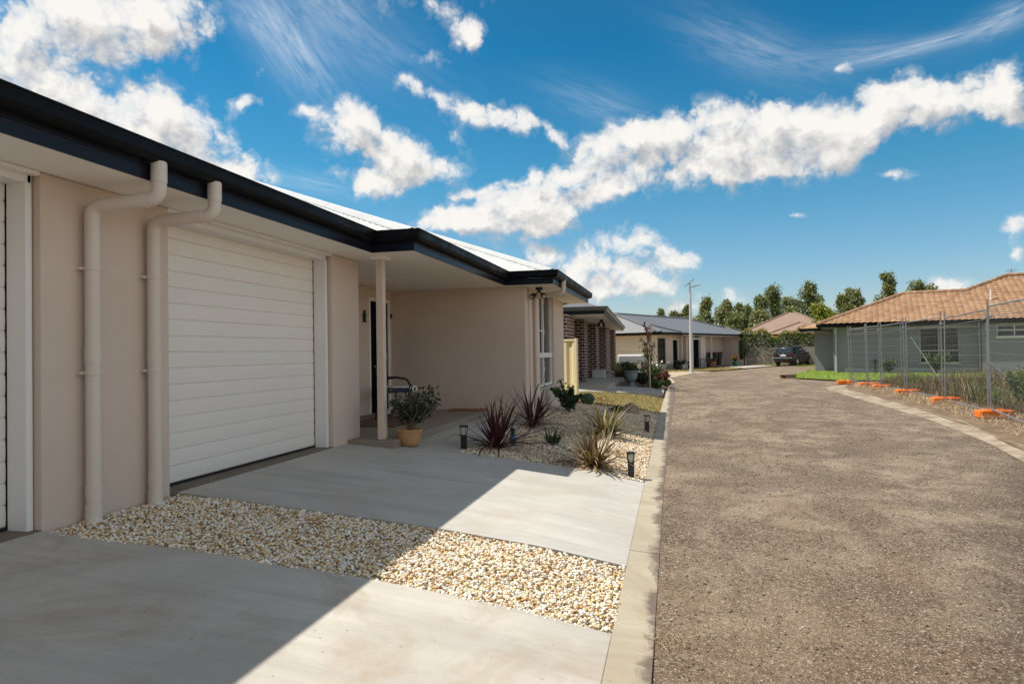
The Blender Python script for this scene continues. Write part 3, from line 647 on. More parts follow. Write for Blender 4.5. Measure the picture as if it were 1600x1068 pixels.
# ------------------------------------------------------------------ things on and around the porch
def leafpoly(P, d, up, L, W, fold=.15):
    """six-corner leaf from P along d"""
    sd = np.cross(d, up); sd /= np.linalg.norm(sd)+1e-9; nn = np.cross(sd, d)
    pts = [P, P+d*L*.35+sd*W*.45+nn*fold*W, P+d*L*.72+sd*W*.42+nn*fold*W*.8, P+d*L, P+d*L*.72-sd*W*.42+nn*fold*W*.8, P+d*L*.35-sd*W*.45+nn*fold*W]
    return pts
def leaves_mesh(name, items, matn, parent):
    V = []; F = []
    for P, d, up, L, W in items:
        i = len(V); V += [tuple(p) for p in leafpoly(np.array(P), np.array(d)/np.linalg.norm(d), np.array(up), L, W)]; F += [(i,i+1,i+2,i+3),(i,i+3,i+4,i+5)]
    return np_mesh(name, V, F, matn, parent)
def rdir(zmin=-.3): 
    while True:
        d = np.array([random.gauss(0,1) for _ in range(3)]); d /= np.linalg.norm(d)
        if d[2] > zmin: return d
def shrub(root, stems, leafspec, matn, stem_m='stem_wood', seedpt=(0,0,0), leaf_name='leaves'):
    """stems: list of polylines; leaves along the upper 60 percent of each"""
    sm = MB(); items = []
    for path, r0 in stems:
        k = len(path); sm.tube(path, [r0*(1-.75*i/(k-1)) for i in range(k)], 6)
        n, L, W, sp = leafspec
        for _ in range(n):
            t = random.uniform(.25, 1)*(k-1); i = min(int(t), k-2); p = np.array(path[i])*(1-(t-i))+np.array(path[i+1])*(t-i)
            d = rdir(-.4); items.append((p+rdir()*random.random()*sp, d, rdir(0), L*random.uniform(.6,1.2), W*random.uniform(.7,1.15)))
    sm.build('stems', stem_m, root, smooth=True); leaves_mesh(leaf_name, items, matn, root)
def branchy(n, h, spread, r0=.012, z0=0, lean=(0,0)):
    out = []
    for i in range(n):
        a = random.random()*2*pi; s = random.uniform(.25,1)*spread; hh = h*random.uniform(.6,1)
        p = [np.array((0.01*cos(a),.01*sin(a),z0))]
        for k in range(1, 6):
            t = k/5; p.append(np.array((cos(a)*s*t**1.3+random.gauss(0,.012)+lean[0]*t, sin(a)*s*t**1.3+random.gauss(0,.012)+lean[1]*t, z0+hh*t)))
        out.append((p, r0))
    return out
pot = thing('potted_shrub', 'dark leafy shrub in a round terracotta pot beside the porch post', 'potted plant', (-3.19, 7.93, g(-3.19, 8)+.004))
pp = MB().lathe([(.095,0),(.11,.01),(.13,.06),(.148,.13),(.152,.175),(.165,.178),(.168,.20),(.160,.208),(.150,.205),(.145,.19),(.12,.185)], n=28).build('pot', 'terracotta', pot, smooth=True)
MB().lathe([(.14,.178),(.0,.19)], n=20).build('potting_soil', 'soil', pp)
stems = branchy(18, .50, .46, .016, .18, (.10,0)); shrub(pot, stems, (60, .056, .034, .08), 'jade_leaf')
# metal chair behind the post
ch = thing('porch_chair', 'black metal armchair with blue patterned cushion standing on the porch', 'chair', (-4.40, 10.30, .045), radians(115))
fr = MB()
for sx in (-.25, .25):
    fr.tube([(sx,-.24,0),(sx,-.25,.25),(sx,-.25,.42)], .013, 8); fr.tube([(sx,.30,0),(sx,.24,.2),(sx,.21,.42),(sx,.27,.82)], .013, 8)
    fr.tube([(sx,-.25,.42),(sx*1.05,-.27,.52),(sx*1.06,-.20,.63),(sx*1.06,-.02,.66),(sx*1.04,.20,.64)], .014, 8)
    fr.tube([(sx,-.24,.14),(sx,.0,.24),(sx,.25,.15)], .009, 6)
fr.tube([(-.25,-.25,.42),(.25,-.25,.42)], .013, 8).tube([(-.25,.21,.42),(.25,.21,.42)], .013, 8).build('frame', 'dark_metal', ch, smooth=True)
MB().box(-.25,-.25,.425,.25,.22,.48).build('seat_cushion', 'cushion', ch, bevel=.02)
bk = MB(); bk.tube([(-.25,.27,.82),(0,.30,.85),(.25,.27,.82)], .015, 8)
for q in lin(-.2, .2, 6): bk.tube([(q,.22,.46),(q,.285,.83)], .006, 6)
bk.build('backrest', 'dark_metal', ch, smooth=True)
tb = thing('side_table', 'small black round table with lace cloth half hidden behind the porch post', 'table', (-4.62, 11.05, .045))
MB().lathe([(.27,.44),(.28,.45),(.28,.47),(.27,.48)], n=28).build('tabletop', 'dark_metal', tb)
for k in range(3):
    a = k*2*pi/3+.4; MB().tube([(.10*cos(a),.10*sin(a),.45),(.12*cos(a),.12*sin(a),.2),(.26*cos(a),.26*sin(a),0)], .012, 8).build('leg', 'dark_metal', tb, smooth=True)
tag(MB().lathe([(.17,.526),(.29,.527),(.30,.52),(.305,.45),(.30,.45),(.295,.515),(.17,.52)], (-4.62,11.05,0), 40, .02, 12).build('tablecloth', 'plate_white'), 'white lace cloth draped over the small porch table', 'tablecloth')
tag(MB().box(-4.75,9.0,.046,-3.85,10.6,.058).build('porch_rug', 'doormat'), 'brown woven rug under the porch chair', 'rug')
tag(MB().box(-3.95,11.80,.046,-3.30,11.93,.075).box(-3.95,11.65,.046,-3.31,11.78,.074).build('timber_plank', 'wood_plank', bevel=.004), 'reddish timber boards lying against the porch end wall', 'plank')
sh = thing('shoe', 'white shoe left on the porch floor near the door', 'shoe', (-4.75,10.75,.046), 1.0)
MB().prism([(-.04,-.12),(.04,-.12),(.045,.03),(.03,.13),(-.02,.14),(-.045,.05)], 0, .03).build('sole', 'black_plastic', sh, bevel=.005)
MB().ball((0,-.06,.06), (.04,.065,.05), 10, 6).ball((0,.06,.045), (.042,.08,.03), 10, 6).build('upper', 'white_plastic', sh, smooth=True)
gk = thing('wall_ornament', 'small dark green animal ornament hanging beside the front door', 'wall ornament', (-5.148,10.79,1.62))
o = MB(); o.ball((0.02,0,.09), (.02,.045,.075), 10, 7).ball((.02,0,.185), (.02,.035,.03), 10, 6)
for sy in (-1, 1): o.tube([(.02,sy*.03,.11),(.02,sy*.07,.15)], .009, 6).tube([(.02,sy*.03,.05),(.02,sy*.06,.01)], .009, 6).tube([(.02,sy*.02,.20),(.02,sy*.03,.23)], [.01,.003], 6)
o.build('body', 'bin_green', gk, smooth=True)
# ------------------------------------------------------------------ front garden
def strap_plant(root, n, L, W, matn, spread=(10, 85), droop=.9, base=.06, seed=0, core=None):
    rr = random.Random(seed); V = []; F = []
    for i in range(n):
        a = rr.random()*2*pi; t = rr.random(); el = radians(spread[1]-(spread[1]-spread[0])*t**.9); l = L*rr.uniform(.42,1.08)*(.8+.2*t); w = W*rr.uniform(.7,1.1)
        d = np.array((cos(a)*cos(el), sin(a)*cos(el), sin(el))); p = np.array((cos(a)*base*rr.random(), sin(a)*base*rr.random(), rr.uniform(.0,.06)))
        sd = np.array((-sin(a), cos(a), 0)); k = 9; dr = droop*rr.uniform(.1,1.7)*(.25+cos(el)); i0 = len(V); kink = rr.randint(3,7) if rr.random() < .16 else 99; sw = np.array((-sin(a), cos(a), 0))*rr.gauss(0,.05)
        for q in range(k):
            u = q/(k-1); ww = w*(.55+1.6*u*(1-u)*1.3)*(1-u**3)+.0008; n_ = np.cross(sd, d)
            V += [p-sd*ww*.5+n_*ww*.22, p, p+sd*ww*.5+n_*ww*.22]
            p = p+d*l/(k-1); d = d+np.array((0,0,-dr*.16*(.3+u)))+sw; d = d+np.array((0,0,-.9)) if q == kink else d; d /= np.linalg.norm(d)
            if p[2] < .015: p[2] = .015
        for q in range(k-1):
            j = i0+3*q; F += [(j,j+1,j+4,j+3),(j+1,j+2,j+5,j+4)]
    return np_mesh('leaves', V, F, matn, root)
def at(x, y, dz=-.02): return (x, y, g(x, y)+dz)
for (x, y, lab, L, n, sd) in ((-2.255, 8.56, 'burgundy strap leaf plant beside the near left garden light', .92, 92, 3), (-2.286, 11.07, 'taller burgundy strap leaf plant in front of the window', 1.16, 66, 8)):
    c = thing('cordyline', lab, 'plant', at(x, y), group='burgundy cordylines in the pebble bed')
    strap_plant(c, n, L, .032, 'cordyline', (2, 86), .5, .05, sd)
    MB().lathe([(.05,0),(.045,.06),(.03,.14)], n=10).build('trunk', 'stem_wood', c)
f1 = thing('flax', 'bronze yellow flax clump with arching leaves near the driveway corner', 'plant', at(-.95, 8.16), group='bronze flaxes in the pebble bed'); strap_plant(f1, 130, .74, .030, 'flax', (5, 82), 1.3, .10, 5)
f2 = thing('flax', 'greener flax clump behind the first one in the pebbles', 'plant', at(-1.09, 11.0), group='bronze flaxes in the pebble bed'); strap_plant(f2, 120, .74, .031, 'flax_green', (8, 82), 1.3, .12, 6)
al = thing('aloe', 'small spiky green aloe alone in the middle of the pebbles', 'plant', at(-1.66, 9.39)); strap_plant(al, 55, .27, .024, 'aloe', (35, 88), .1, .09, 9)
dc = thing('dried_clump', 'small dried flower clump behind the bronze flax', 'plant', at(-.72, 9.3)); strap_plant(dc, 60, .16, .006, 'straw', (30, 88), .5, .07, 12)
rs = thing('rose_bush', 'dark green rose bush by the cream fence panel', 'bush', at(-2.12, 14.0)); shrub(rs, branchy(16, .50, .42, .009), (90, .07, .048, .07), 'rose_leaf')
MB().tube([(0,0,0),(-.12,0,.4),(-.16,.02,.66)], .006, 6).build('tall_shoot', 'stem_wood', rs)
leaves_mesh('shoot_leaves', [((-.16+random.gauss(0,.035), random.gauss(0,.035), random.uniform(.4,.70)), rdir(-.2), rdir(0), .06, .045) for _ in range(34)], 'rose_leaf', rs)
ct = thing('barrel_cactus', 'round ribbed green cactus at the corner of the bed', 'cactus', at(-2.0, 16.2))
MB().lathe([(.05,0),(.12,.03),(.155,.11),(.15,.19),(.10,.255),(.03,.275)], n=48, rib=.06, ribs=16).build('stem', 'cactus', ct, smooth=True)
ho = thing('garden_hose', 'short loop of reddish garden hose beside the cactus', 'hose', at(-1.76, 16.35))
MB().tube([(-.1,0,.02),(.0,-.02,.03),(.07,0,.06),(.09,.02,.12),(.05,.02,.17),(-.03,.02,.18)], .012, 8).build('hose_tube', 'hose', ho, smooth=True)
rk = thing('garden_rock', 'rounded brown boulder at the edge of the grass strip', 'rock', at(-.97, 15.6, -.04))
bm = bmesh.new(); bmesh.ops.create_icosphere(bm, subdivisions=4, radius=1)
for v in bm.verts:
    p = v.co; q = 1+.10*sin(3*p.x+1)+.07*sin(5*p.y+p.z*4)+.04*sin(11*p.x+7*p.z)+.02*sin(23*p.y+9*p.x); v.co = (p.x*.21*q, p.y*.18*q, max(-.05, .02+p.z*.20*q))
me = bpy.data.meshes.new('boulder'); bm.to_mesh(me); bm.free(); me.materials.append(MATS['rock']); ob = bpy.data.objects.new('boulder', me); COL.objects.link(ob); ob.parent = rk
me.polygons.foreach_set('use_smooth', [True]*len(me.polygons))
rp = thing('ground_cover_plant', 'low dark green plant growing against the boulder', 'plant', at(-1.2, 15.0)); shrub(rp, branchy(8, .14, .17, .006), (22, .07, .05, .04), 'rose_leaf')
bf = thing('garden_figurine', 'small blue glazed figurine half hidden behind the near burgundy plant', 'figurine', at(-2.16, 9.12)); bf.scale = (.62, .62, .8)
MB().lathe([(.06,0),(.075,.03),(.08,.09),(.065,.13),(.04,.15)], n=18).build('body', 'blue_glaze', bf, smooth=True)
MB().ball((0,0,.20), (.05,.05,.06), 12, 8).ball((0,0,.245), (.055,.055,.03), 12, 6).build('head', 'bin_green', bf, smooth=True)
def bollard():
    b = thing('garden_light', 'x', 'garden light', (0,0,0), group='black bollard lights around the pebble bed')
    MB().box(-.033,-.033,-.03,.033,.033,.175).build('post', 'black_plastic', b, bevel=.004)
    MB().box(-.045,-.045,.272,.045,.045,.292).build('cap', 'black_plastic', b, bevel=.003)
    f = MB()
    for sx in (-1, 1):
        for sy in (-1, 1): f.tube([(sx*.029,sy*.029,.17),(sx*.040,sy*.040,.275)], .0045, 4)
    f.build('lamp_cage', 'black_plastic', b)
    MB().lathe([(.022,.175),(.030,.272)], n=14).build('lamp_glass', 'lens', b, smooth=True)
    return b
b1 = bollard(); b1.location = at(-2.562, 8.16, 0); b1['label'] = 'black bollard light at the path corner beside the near burgundy plant'
dup(b1, at(-.50, 7.98, 0), .2, 'sunlit black bollard light by the driveway corner next to the kerb'); dup(b1, at(-.49, 12.6, 0), .4, 'black bollard light standing alone in grey gravel near the kerb')
# ------------------------------------------------------------------ cream fence panel
fp = thing('metal_fence', 'short cream corrugated metal fence panel between the cream and brick houses', 'fence', (-2.42, 17.6, -.14), radians(-30))
m = MB(); us = []
for k in range(0, 13): us += [(-.95+k*.075)]
m.grid(lambda u, v: (u, .02*(1 if int(round((u+.95)/.075)) % 4 in (1, 2) else -1), v), us, [.03, 1.50]); m.build('infill_sheet', 'cream_metal', fp)
for a, b in ((-.99,1.53),(-.06,1.56)): MB().box(a,-.035,-.1,a+.06,.035,b).build('post', 'cream_metal', fp, bevel=.004)
for a in (.0, 1.49): MB().box(-.93,-.032,a,-.06,.032,a+.05).build('rail', 'cream_metal', fp, bevel=.004)
# ------------------------------------------------------------------ BRICK HOUSE
BO = (-4.5, 28, -.06)
bh = thing('brick_house', 'dark brick house with a row of brick verandah piers behind the cream house', 'house', BO)
def BB(mb, name, m, parent=bh, **k): return mb.build(name, m, parent, org=BO, **k)
wl = MB(); wl.box(-4.9,20.6,-.3,-4.5,41,2.25)
wl.box(-11,20.6,-.3,-4.91,20.9,2.25); BB(wl, 'wall', 'brick')
for (a, b) in ((20.9,22.5),(25.0,26.1),(29.0,30.1),(33.4,35.6),(38.3,39.2)):
    BB(MB().box(-3.56 if a > 22 else -4.49,a,-.3,-3.18,b,2.245), 'pier', 'brick')
for (a, b) in ((22.9,24.6),(26.8,28.6),(31,33),(36.2,37.9)):
    wf = BB(MB().box(-4.49,a,.0,-4.44,b,2.1), 'window', 'dark_metal'); BB(MB().box(-4.435,a+.06,.06,-4.43,b-.06,2.04), 'pane', 'screen', wf)
BB(MB().poly([(-4.6,20.6,2.262),(-4.6,41,2.262),(-2.87,41,2.262),(-2.14,21.9,2.262),(-2.14,20.6,2.262)][0:0] or [(-4.6,21.85,2.262),(-4.6,41,2.262),(-2.87,41,2.262),(-2.15,21.85,2.262)]), 'soffit', 'soffit')
bp = [(-9,21.8),(-2.12,21.8),(-2.87,41)]
BB(MB().sweep(bp, [(-.02,2.262),(.012,2.262),(.012,2.38),(-.02,2.38)]), 'fascia', 'fascia')
BB(MB().sweep(bp, [(.013,2.37),(.06,2.37),(.10,2.40),(.11,2.48),(.12,2.49),(.12,2.505),(.10,2.505),(.08,2.41),(.013,2.40)]), 'gutter', 'gutter_grey')
tp = tan(radians(20)); br_ = MB()
br_.poly([(-2.1,21.78,2.45),(-2.85,41,2.45),(-8.5,36,4.7),(-8.5,28.1,4.7)]); br_.poly([(-15,21.78,2.45),(-2.1,21.78,2.45),(-8.5,28.1,4.7)]); br_.poly([(-2.85,41,2.45),(-15,41,2.45),(-8.5,36,4.7)]); br_.poly([(-15,41,2.45),(-15,21.78,2.45),(-8.5,28.1,4.7),(-8.5,36,4.7)])
BB(br_, 'roof', 'dark_roof'); BB(MB().box(-3.7,21.9,-.4,-2.05,40,-.02), 'verandah_slab', 'path_concrete')
fl = BB(MB().box(-2.66,25.6,2.20,-2.54,25.72,2.261), 'floodlight', 'black_plastic')
for dx in (-1, 1): BB(MB().tube([(-2.6,25.65,2.2),(-2.6+dx*.08,25.6,2.12),(-2.6+dx*.10,25.5,2.04)], [.015,.05,.06], 10), 'lamp_head', 'black_plastic', fl)
BB(MB().tube([(-2.6,25.5,2.0),(-2.6,25.5,2.06)], .05, 12), 'lens', 'spot_lens', fl)
BB(MB().lathe([(.28,0),(.28,.02)], (-5.6,30,3.9), 4), 'vent', 'dark_roof')
# items at the brick house
tag(MB().tube([(-3.13,24.7,-.04),(-3.25,24.75,1.1)], .012, 8).box(-3.20,24.55,-.05,-3.02,24.85,.06).build('broom', 'paling'), 'broom leaning against the second brick pier', 'broom')
wb = thing('white_tub', 'white lidded plastic tub standing on the verandah between brick piers', 'tub', (-3.0, 28.2, -.02))
MB().prism([(-.26,-.2),(.26,-.2),(.26,.2),(-.26,.2)], 0, .30).build('body', 'white_plastic', wb, bevel=.03); MB().box(-.29,-.23,.30,.29,.23,.345).build('lid', 'white_plastic', wb, bevel=.012)
un = thing('urn_planter', 'grey pedestal urn planted with green foliage before the brick verandah', 'planter', (-1.52, 25.3, g(-1.52, 25.3)-.01))
MB().lathe([(.19,0),(.19,.05),(.10,.08),(.07,.16),(.12,.21),(.20,.27),(.235,.40),(.235,.52),(.27,.56),(.27,.59),(.22,.59),(.2,.52)], n=28).build('urn', 'urn', un, smooth=True)
shrub(un, branchy(12, .35, .26, .008, .52), (38, .09, .05, .06), 'bush_leaf')
sa = thing('sapling', 'slender red leaved sapling tied to a stake in the mulch bed', 'tree', (-.93, 25.9, g(-.93, 25.9)))
st = [([(0,0,0),(.01,0,.6),(0,.01,1.2),(.01,0,1.7),(0,0,2.22)], .018)]
for k in range(16):
    z = .55+.095*k; a = random.random()*6.28; l = random.uniform(.12,.34)*(1-.25*k/16); st.append(([(0,0,z),(cos(a)*l*.5,sin(a)*l*.5,z+.2),(cos(a)*l,sin(a)*l,z+.45)], .007))
shrub(sa, st, (24, .09, .055, .05), 'red_leaf'); MB().tube([(.07,-.06,0),(.07,-.06,1.25)], .018, 6).build('stake', 'cream_metal', sa)
leaves_mesh('green_leaves', [((random.gauss(0,.14), random.gauss(0,.14), random.uniform(.5,1.7)), rdir(-.4), rdir(0), .09, .05) for _ in range(120)], 'bush_leaf', sa)
def bush(name, lab, x, y, h, sp, n, lm, L, W, fl=None, nf=0, cat='bush', z=None):
    b = thing(name, lab, cat, (x, y, (g(x, y) if z is None else z)-.01)); shrub(b, branchy(n, h, sp, .012), (max(40, int(1000/n)), L, W, .12), lm)
    if fl: leaves_mesh('flowers', [((random.gauss(0,sp*.45), random.gauss(0,sp*.45), h*random.uniform(.78,1.0)), rdir(-.2), rdir(0), .09, .09) for _ in range(nf)], fl, b)
    return b
bush('flowering_bush', 'bright green bush topped with white flowers near the kerb', -.70, 27.9, 1.0, .60, 18, 'bush_leaf', .11, .065, 'petal_white', 20)
bush('red_bush', 'reddish brown low bush in front of the white flowering bush', -.52, 27.2, .62, .48, 12, 'red_leaf', .10, .06)
bush('green_bush', 'dark green bush between urn and sapling', -1.15, 26.4, .55, .5, 12, 'rose_leaf', .10, .06, 'petal_white', 14)
bush('low_bush', 'low yellow green plant at the end of the mulch bed by the kerb', -.28, 28.8, .30, .3, 10, 'bush_leaf', .10, .04)
bush('edge_plant', 'small green mound at the kerb side of the mulch bed', -.62, 25.9, .30, .32, 9, 'bush_leaf', .09, .05)
bush('dark_shrub', 'dark leafy shrub behind the urn', -1.75, 27.3, .75, .5, 12, 'rose_leaf', .11, .07)
bush('pier_shrub', 'dark shrub against the third verandah pier', -2.25, 30.3, .7, .35, 9, 'rose_leaf', .11, .07)
yp = thing('strap_plant', 'yellow green strap leaf plant beside the brick verandah', 'plant', (-2.15, 29.0, -.14)); strap_plant(yp, 70, 1.1, .07, 'flax_green', (25, 88), .7, .12, 21)
tk = thing('white_tank', 'white rounded box-shaped tank standing behind the garden of the brick house', 'tank', (-2.35, 41.6, .30))
MB().box(-.92,-.3,.0,.88,.3,.56).build('shell', 'white_plastic', tk, bevel=.11); MB().box(-.6,-.2,-.72,-.45,.2,.03).build('support', 'galv', tk); MB().box(.45,-.2,-.72,.6,.2,.03).build('support', 'galv', tk)
pf = thing('slat_fence', 'cream slatted fence behind the white tank', 'fence', (-2.6, 43.2, -.43))
m = MB()
for k in range(10): m.box(-1.1+k*.24,-.02,.0,-.99+k*.24,.02,1.58)
m.build('slats', 'cream_metal', pf); MB().box(-1.2,-.04,1.58,1.4,.04,1.67).build('rail', 'cream_metal', pf); MB().box(-1.2,-.04,1.05,1.4,-.02,1.13).build('rail', 'cream_metal', pf)
# ------------------------------------------------------------------ FAR CREAM HOUSE (local frame: x along front, y to the back-left)
HDG = radians(25); FO = (-1.2, 52.62, -.43)
fh = thing('house', 'far cream house with a dark grey hipped metal roof behind the street lamp', 'house', FO, pi/2-HDG)
def FBx(mb, name, m, parent=fh, **k): return mb.build(name, m, parent, **k)
T = 2.68
w = MB(); w.box(0,.0,0,2.8,.25,.45).box(0,0,.0,.12,.25,T).box(1.55,0,.0,2.8,.25,T).box(.12,0,2.45,1.55,.25,T)
w.box(0,.26,0,.25,9,T); w.box(2.55,.26,0,2.8,.8,T); w.box(2.8,.55,0,3.45,.8,T).box(3.45,.55,2.35,4.85,.8,T).box(4.85,.55,0,5.3,.8,T); w.box(5.3,1.2,0,19.3,1.45,T)
w.box(5.3,.0,0,6.6,1.19,T).box(8.35,0,0,9.25,1.19,T); w.box(16.2,-.0,0,17.2,.25,T).box(18.45,0,0,19.3,.25,T).box(17.2,0,0,18.45,.25,.5).box(17.2,0,2.35,18.45,.25,T); w.box(16.2,.26,0,16.4,1.19,T); w.box(19.05,.26,0,19.3,9,T)
FBx(w, 'wall', 'render_far')
def fwin(x0, x1, z0, z1, y=.12, mt='dark_metal', name='window'):
    f = FBx(MB().box(x0,y-.03,z0,x0+.06,y+.03,z1).box(x1-.06,y-.03,z0,x1,y+.03,z1).box(x0,y-.03,z0,x1,y+.03,z0+.06).box(x0,y-.03,z1-.06,x1,y+.03,z1).box(x0,y-.03,z0+(z1-z0)*.33,x1,y+.03,z0+(z1-z0)*.33+.06).box((x0+x1)/2-.03,y-.03,z0,(x0+x1)/2+.03,y+.03,z1), name, mt)
    FBx(MB().box(x0+.05,y,z0+.05,x1-.05,y+.012,z1-.05), 'pane', 'glass', f)
fwin(.12,1.55,.45,2.45); fwin(17.2,18.45,.5,2.35)
d = FBx(MB().box(3.45,.62,.05,4.85,.68,2.35), 'front_door', 'screen'); FBx(MB().box(3.40,.52,.0,3.46,.60,2.33).box(4.84,.52,0,4.90,.60,2.33).box(3.40,.52,2.33,4.90,.60,2.40), 'door_frame', 'trim', d)
d = FBx(MB().box(6.68,.22,.05,8.28,.28,2.4), 'roller_screen', 'screen'); FBx(MB().box(6.6,.0,.0,6.68,.30,2.5).box(8.28,.0,0,8.35,.30,2.5).box(6.68,.02,2.4,8.28,.30,2.5), 'door_frame', 'trim', d)
for x_ in (3.9, 9.95): FBx(MB().box(x_,-.25,0,x_+.14,-.11,T), 'porch_post', 'render_far')
for x_, y_ in ((2.95,1.1),(5.9,-.06),(7.3,-.3),(18.75,-.07),(16.5,-.07)):
    FBx(MB().tube([(x_,y_-.35 if y_ < 1 else y_-1.2,T),(x_,y_-.35 if y_ < 1 else y_-1.2,T-.2),(x_-.2,y_,T-.3),(x_-.2,y_,0)] if x_ != 7.3 else [(x_,y_,T),(x_,y_,T-.25),(x_-.9,y_+.3,T-.3)], .05, 8), 'downpipe', 'pipe_far')
sf = MB(); sf.box(-.55,-.55,T,20.1,9.4,T+.02); FBx(sf, 'soffit', 'soffit')
fa = MB(); E1 = [(-.6,9.5),(-.6,-.62),(3.0,-.62),(3.0,-.42),(15.9,-.42),(15.9,-.62),(20.3,-.62),(20.3,9.5)]
FBx(MB().sweep([(p[0], p[1]) for p in E1], [(0,T-.02),(.05,T-.02),(.10,T+.06),(.11,T+.20),(.0,T+.20)]), 'gutter', 'gutter')
rz = T+.19; tp2 = tan(radians(18.5)); dp = 5.0; pk = rz+dp*tp2
r_ = MB(); r_.poly([(-.6,-.5,rz),(20.3,-.5,rz),(20.3-dp,-.5+dp,pk),(-.6+dp-3,-.5+dp,pk)]); r_.poly([(-.6,9.6,rz),(-.6,-.5,rz),(-.6+dp-3,-.5+dp,pk)]); r_.poly([(20.3,-.5,rz),(20.3,9.6,rz),(20.3-dp,-.5+dp,pk)]); r_.poly([(20.3,9.6,rz),(-.6,9.6,rz),(-.6+dp-3,-.5+dp,pk),(20.3-dp,-.5+dp,pk)])
# small projecting hips over the end rooms
for a, b in ((-.6,3.0),(15.9,20.3)):
    hw = (b-a)/2; r_.poly([(a,-.64,rz+.012),(b,-.64,rz+.012),((a+b)/2,-.64+hw,rz+hw*tp2+.012)]); r_.poly([(b,-.64,rz+.012),(b,.1,rz+.3*tp2),((a+b)/2,4.2,rz+hw*tp2+.014),((a+b)/2,-.64+hw,rz+hw*tp2+.012)]); r_.poly([(a,-.64,rz+.012),((a+b)/2,-.64+hw,rz+hw*tp2+.012),((a+b)/2,4.2,rz+hw*tp2+.014),(a,.1,rz+.3*tp2)])
rr_ = FBx(r_, 'roof', 'dark_roof')
hips = MB()
for a, b in (((-.6,-.5,rz),(-.6+dp-3,-.5+dp,pk)),((20.3,-.5,rz),(20.3-dp,-.5+dp,pk)),((-.6+dp-3,-.5+dp,pk),(20.3-dp,-.5+dp,pk)),((3.0,-.64,rz),(1.2,1.16,rz+1.8*tp2)),((-.6,-.64,rz),(1.2,1.16,rz+1.8*tp2)),((15.9,-.64,rz),(18.1,1.56,rz+2.2*tp2)),((20.3,-.64,rz),(18.1,1.56,rz+2.2*tp2))): hips.tube([(a[0],a[1],a[2]+.02),(b[0],b[1],b[2]+.03)], .09, 6)
FBx(hips, 'ridge_capping', 'dark_roof', rr_)
def fpt(x, y, z=0): c, s = cos(pi/2-HDG), sin(pi/2-HDG); return (FO[0]+c*x-s*y, FO[1]+s*x+c*y, FO[2]+z)
# ------------------------------------------------------------------ clutter along the far house
def bin_(loc, lab, lid):
    b = thing('wheelie_bin', lab, 'bin', loc, pi/2-HDG, 'wheelie bins in the far garage recess'); b.scale = (1.25, 1.25, 1.2)
    mm = MB(); a, c = .22, .29
    mm.v += [(-a,-a,.08),(a,-a,.08),(a,a,.08),(-a,a,.08),(-c,-c,1.0),(c,-c,1.0),(c,c,1.0),(-c,c,1.0)]; mm.f += [(0,3,2,1),(4,5,6,7),(0,1,5,4),(1,2,6,5),(2,3,7,6),(3,0,4,7)]
    mm.build('body', 'bin_green', b, bevel=.02); MB().box(-.31,-.33,1.0,.31,.32,1.07).build('lid', lid, b, bevel=.02)
    for sx in (-1, 1): MB().tube([(sx*.2,.26,.1),(sx*.26,.26,.1)], .1, 12).build('wheel', 'tyre', b)
bin_(fpt(12.2,.55), 'dark wheelie bin with a red lid beside the porch post of the far house', 'bin_red'); bin_(fpt(13.15,.55), 'dark wheelie bin with a green lid nearer the far end wall', 'bin_green')
def pot_plant(loc, lab, pm, r, h, lm, lh, sp, fl=(), cat='potted plant', name='potted_plant', n=8):
    p = thing(name, lab, cat, loc); MB().lathe([(r*.7,0),(r*.95,h*.6),(r,h*.92),(r*1.08,h*.93),(r*1.08,h),(r*.9,h),(r*.85,h*.9)], n=18).build('pot', pm, p, smooth=True)
    shrub(p, branchy(n, lh, sp, .008, h*.9), (30, .11, .06, .08), lm)
    for f_ in fl: leaves_mesh('flowers', [((random.gauss(0,sp*.5)+(-.12 if 'y' in f_ and 'yellow' in f_ else .12), random.gauss(0,sp*.4), h+lh*random.uniform(.5,1.05)), rdir(-.2), rdir(0), .14, .13) for _ in range(26)], f_, p)
pot_plant(fpt(12.4,-1.4,.01), 'green pot of yellow and red flowers on the concrete apron', 'pot_green', .24, .36, 'bush_leaf', .55, .25, ('petal_yellow', 'petal_red'))
pot_plant(fpt(8.75,-.75), 'large terracotta pot beside the pale porch post', 'terracotta_dark', .34, .52, 'red_leaf', .25, .3, n=6)
pot_plant(fpt(3.2,-.65), 'small white pot of green herbs by the far porch', 'white_plastic', .2, .36, 'bush_leaf', .4, .22)
pot_plant(fpt(2.4,-.7), 'low terracotta pot in front of the far house wall', 'terracotta_dark', .24, .3, 'rose_leaf', .3, .25)
pot_plant(fpt(1.3,-1.1), 'dark pot of bushy green plant below the far corner window', 'bin_green', .26, .36, 'rose_leaf', .45, .3)
pot_plant(fpt(4.4,-.7), 'dark pot of trailing leaves near the far porch post', 'black_plastic', .2, .3, 'rose_leaf', .3, .25)
t2 = thing('patio_table', 'dark patio table standing before the roller screen of the far house', 'table', fpt(7.1,-.6), pi/2-HDG)
MB().box(-.45,-.4,.70,.45,.4,.74).build('tabletop', 'dark_metal', t2); 
for sx in (-.38,.38):
    for sy in (-.33,.33): MB().tube([(sx,sy,0),(sx,sy,.7)], .02, 6).build('leg', 'dark_metal', t2)
pc = thing('patio_chair', 'dark blue folding chair beside the far patio table', 'chair', fpt(8.0,-.75), pi/2-HDG+.4)
MB().box(-.22,-.22,.42,.22,.22,.46).build('seat', 'cushion', pc); MB().box(-.22,.2,.46,.22,.24,.92).build('backrest', 'cushion', pc)
for sx in (-.2,.2):
    for sy in (-.2,.2): MB().tube([(sx,sy,0),(sx,sy,.42)], .015, 6).build('leg', 'galv', pc)
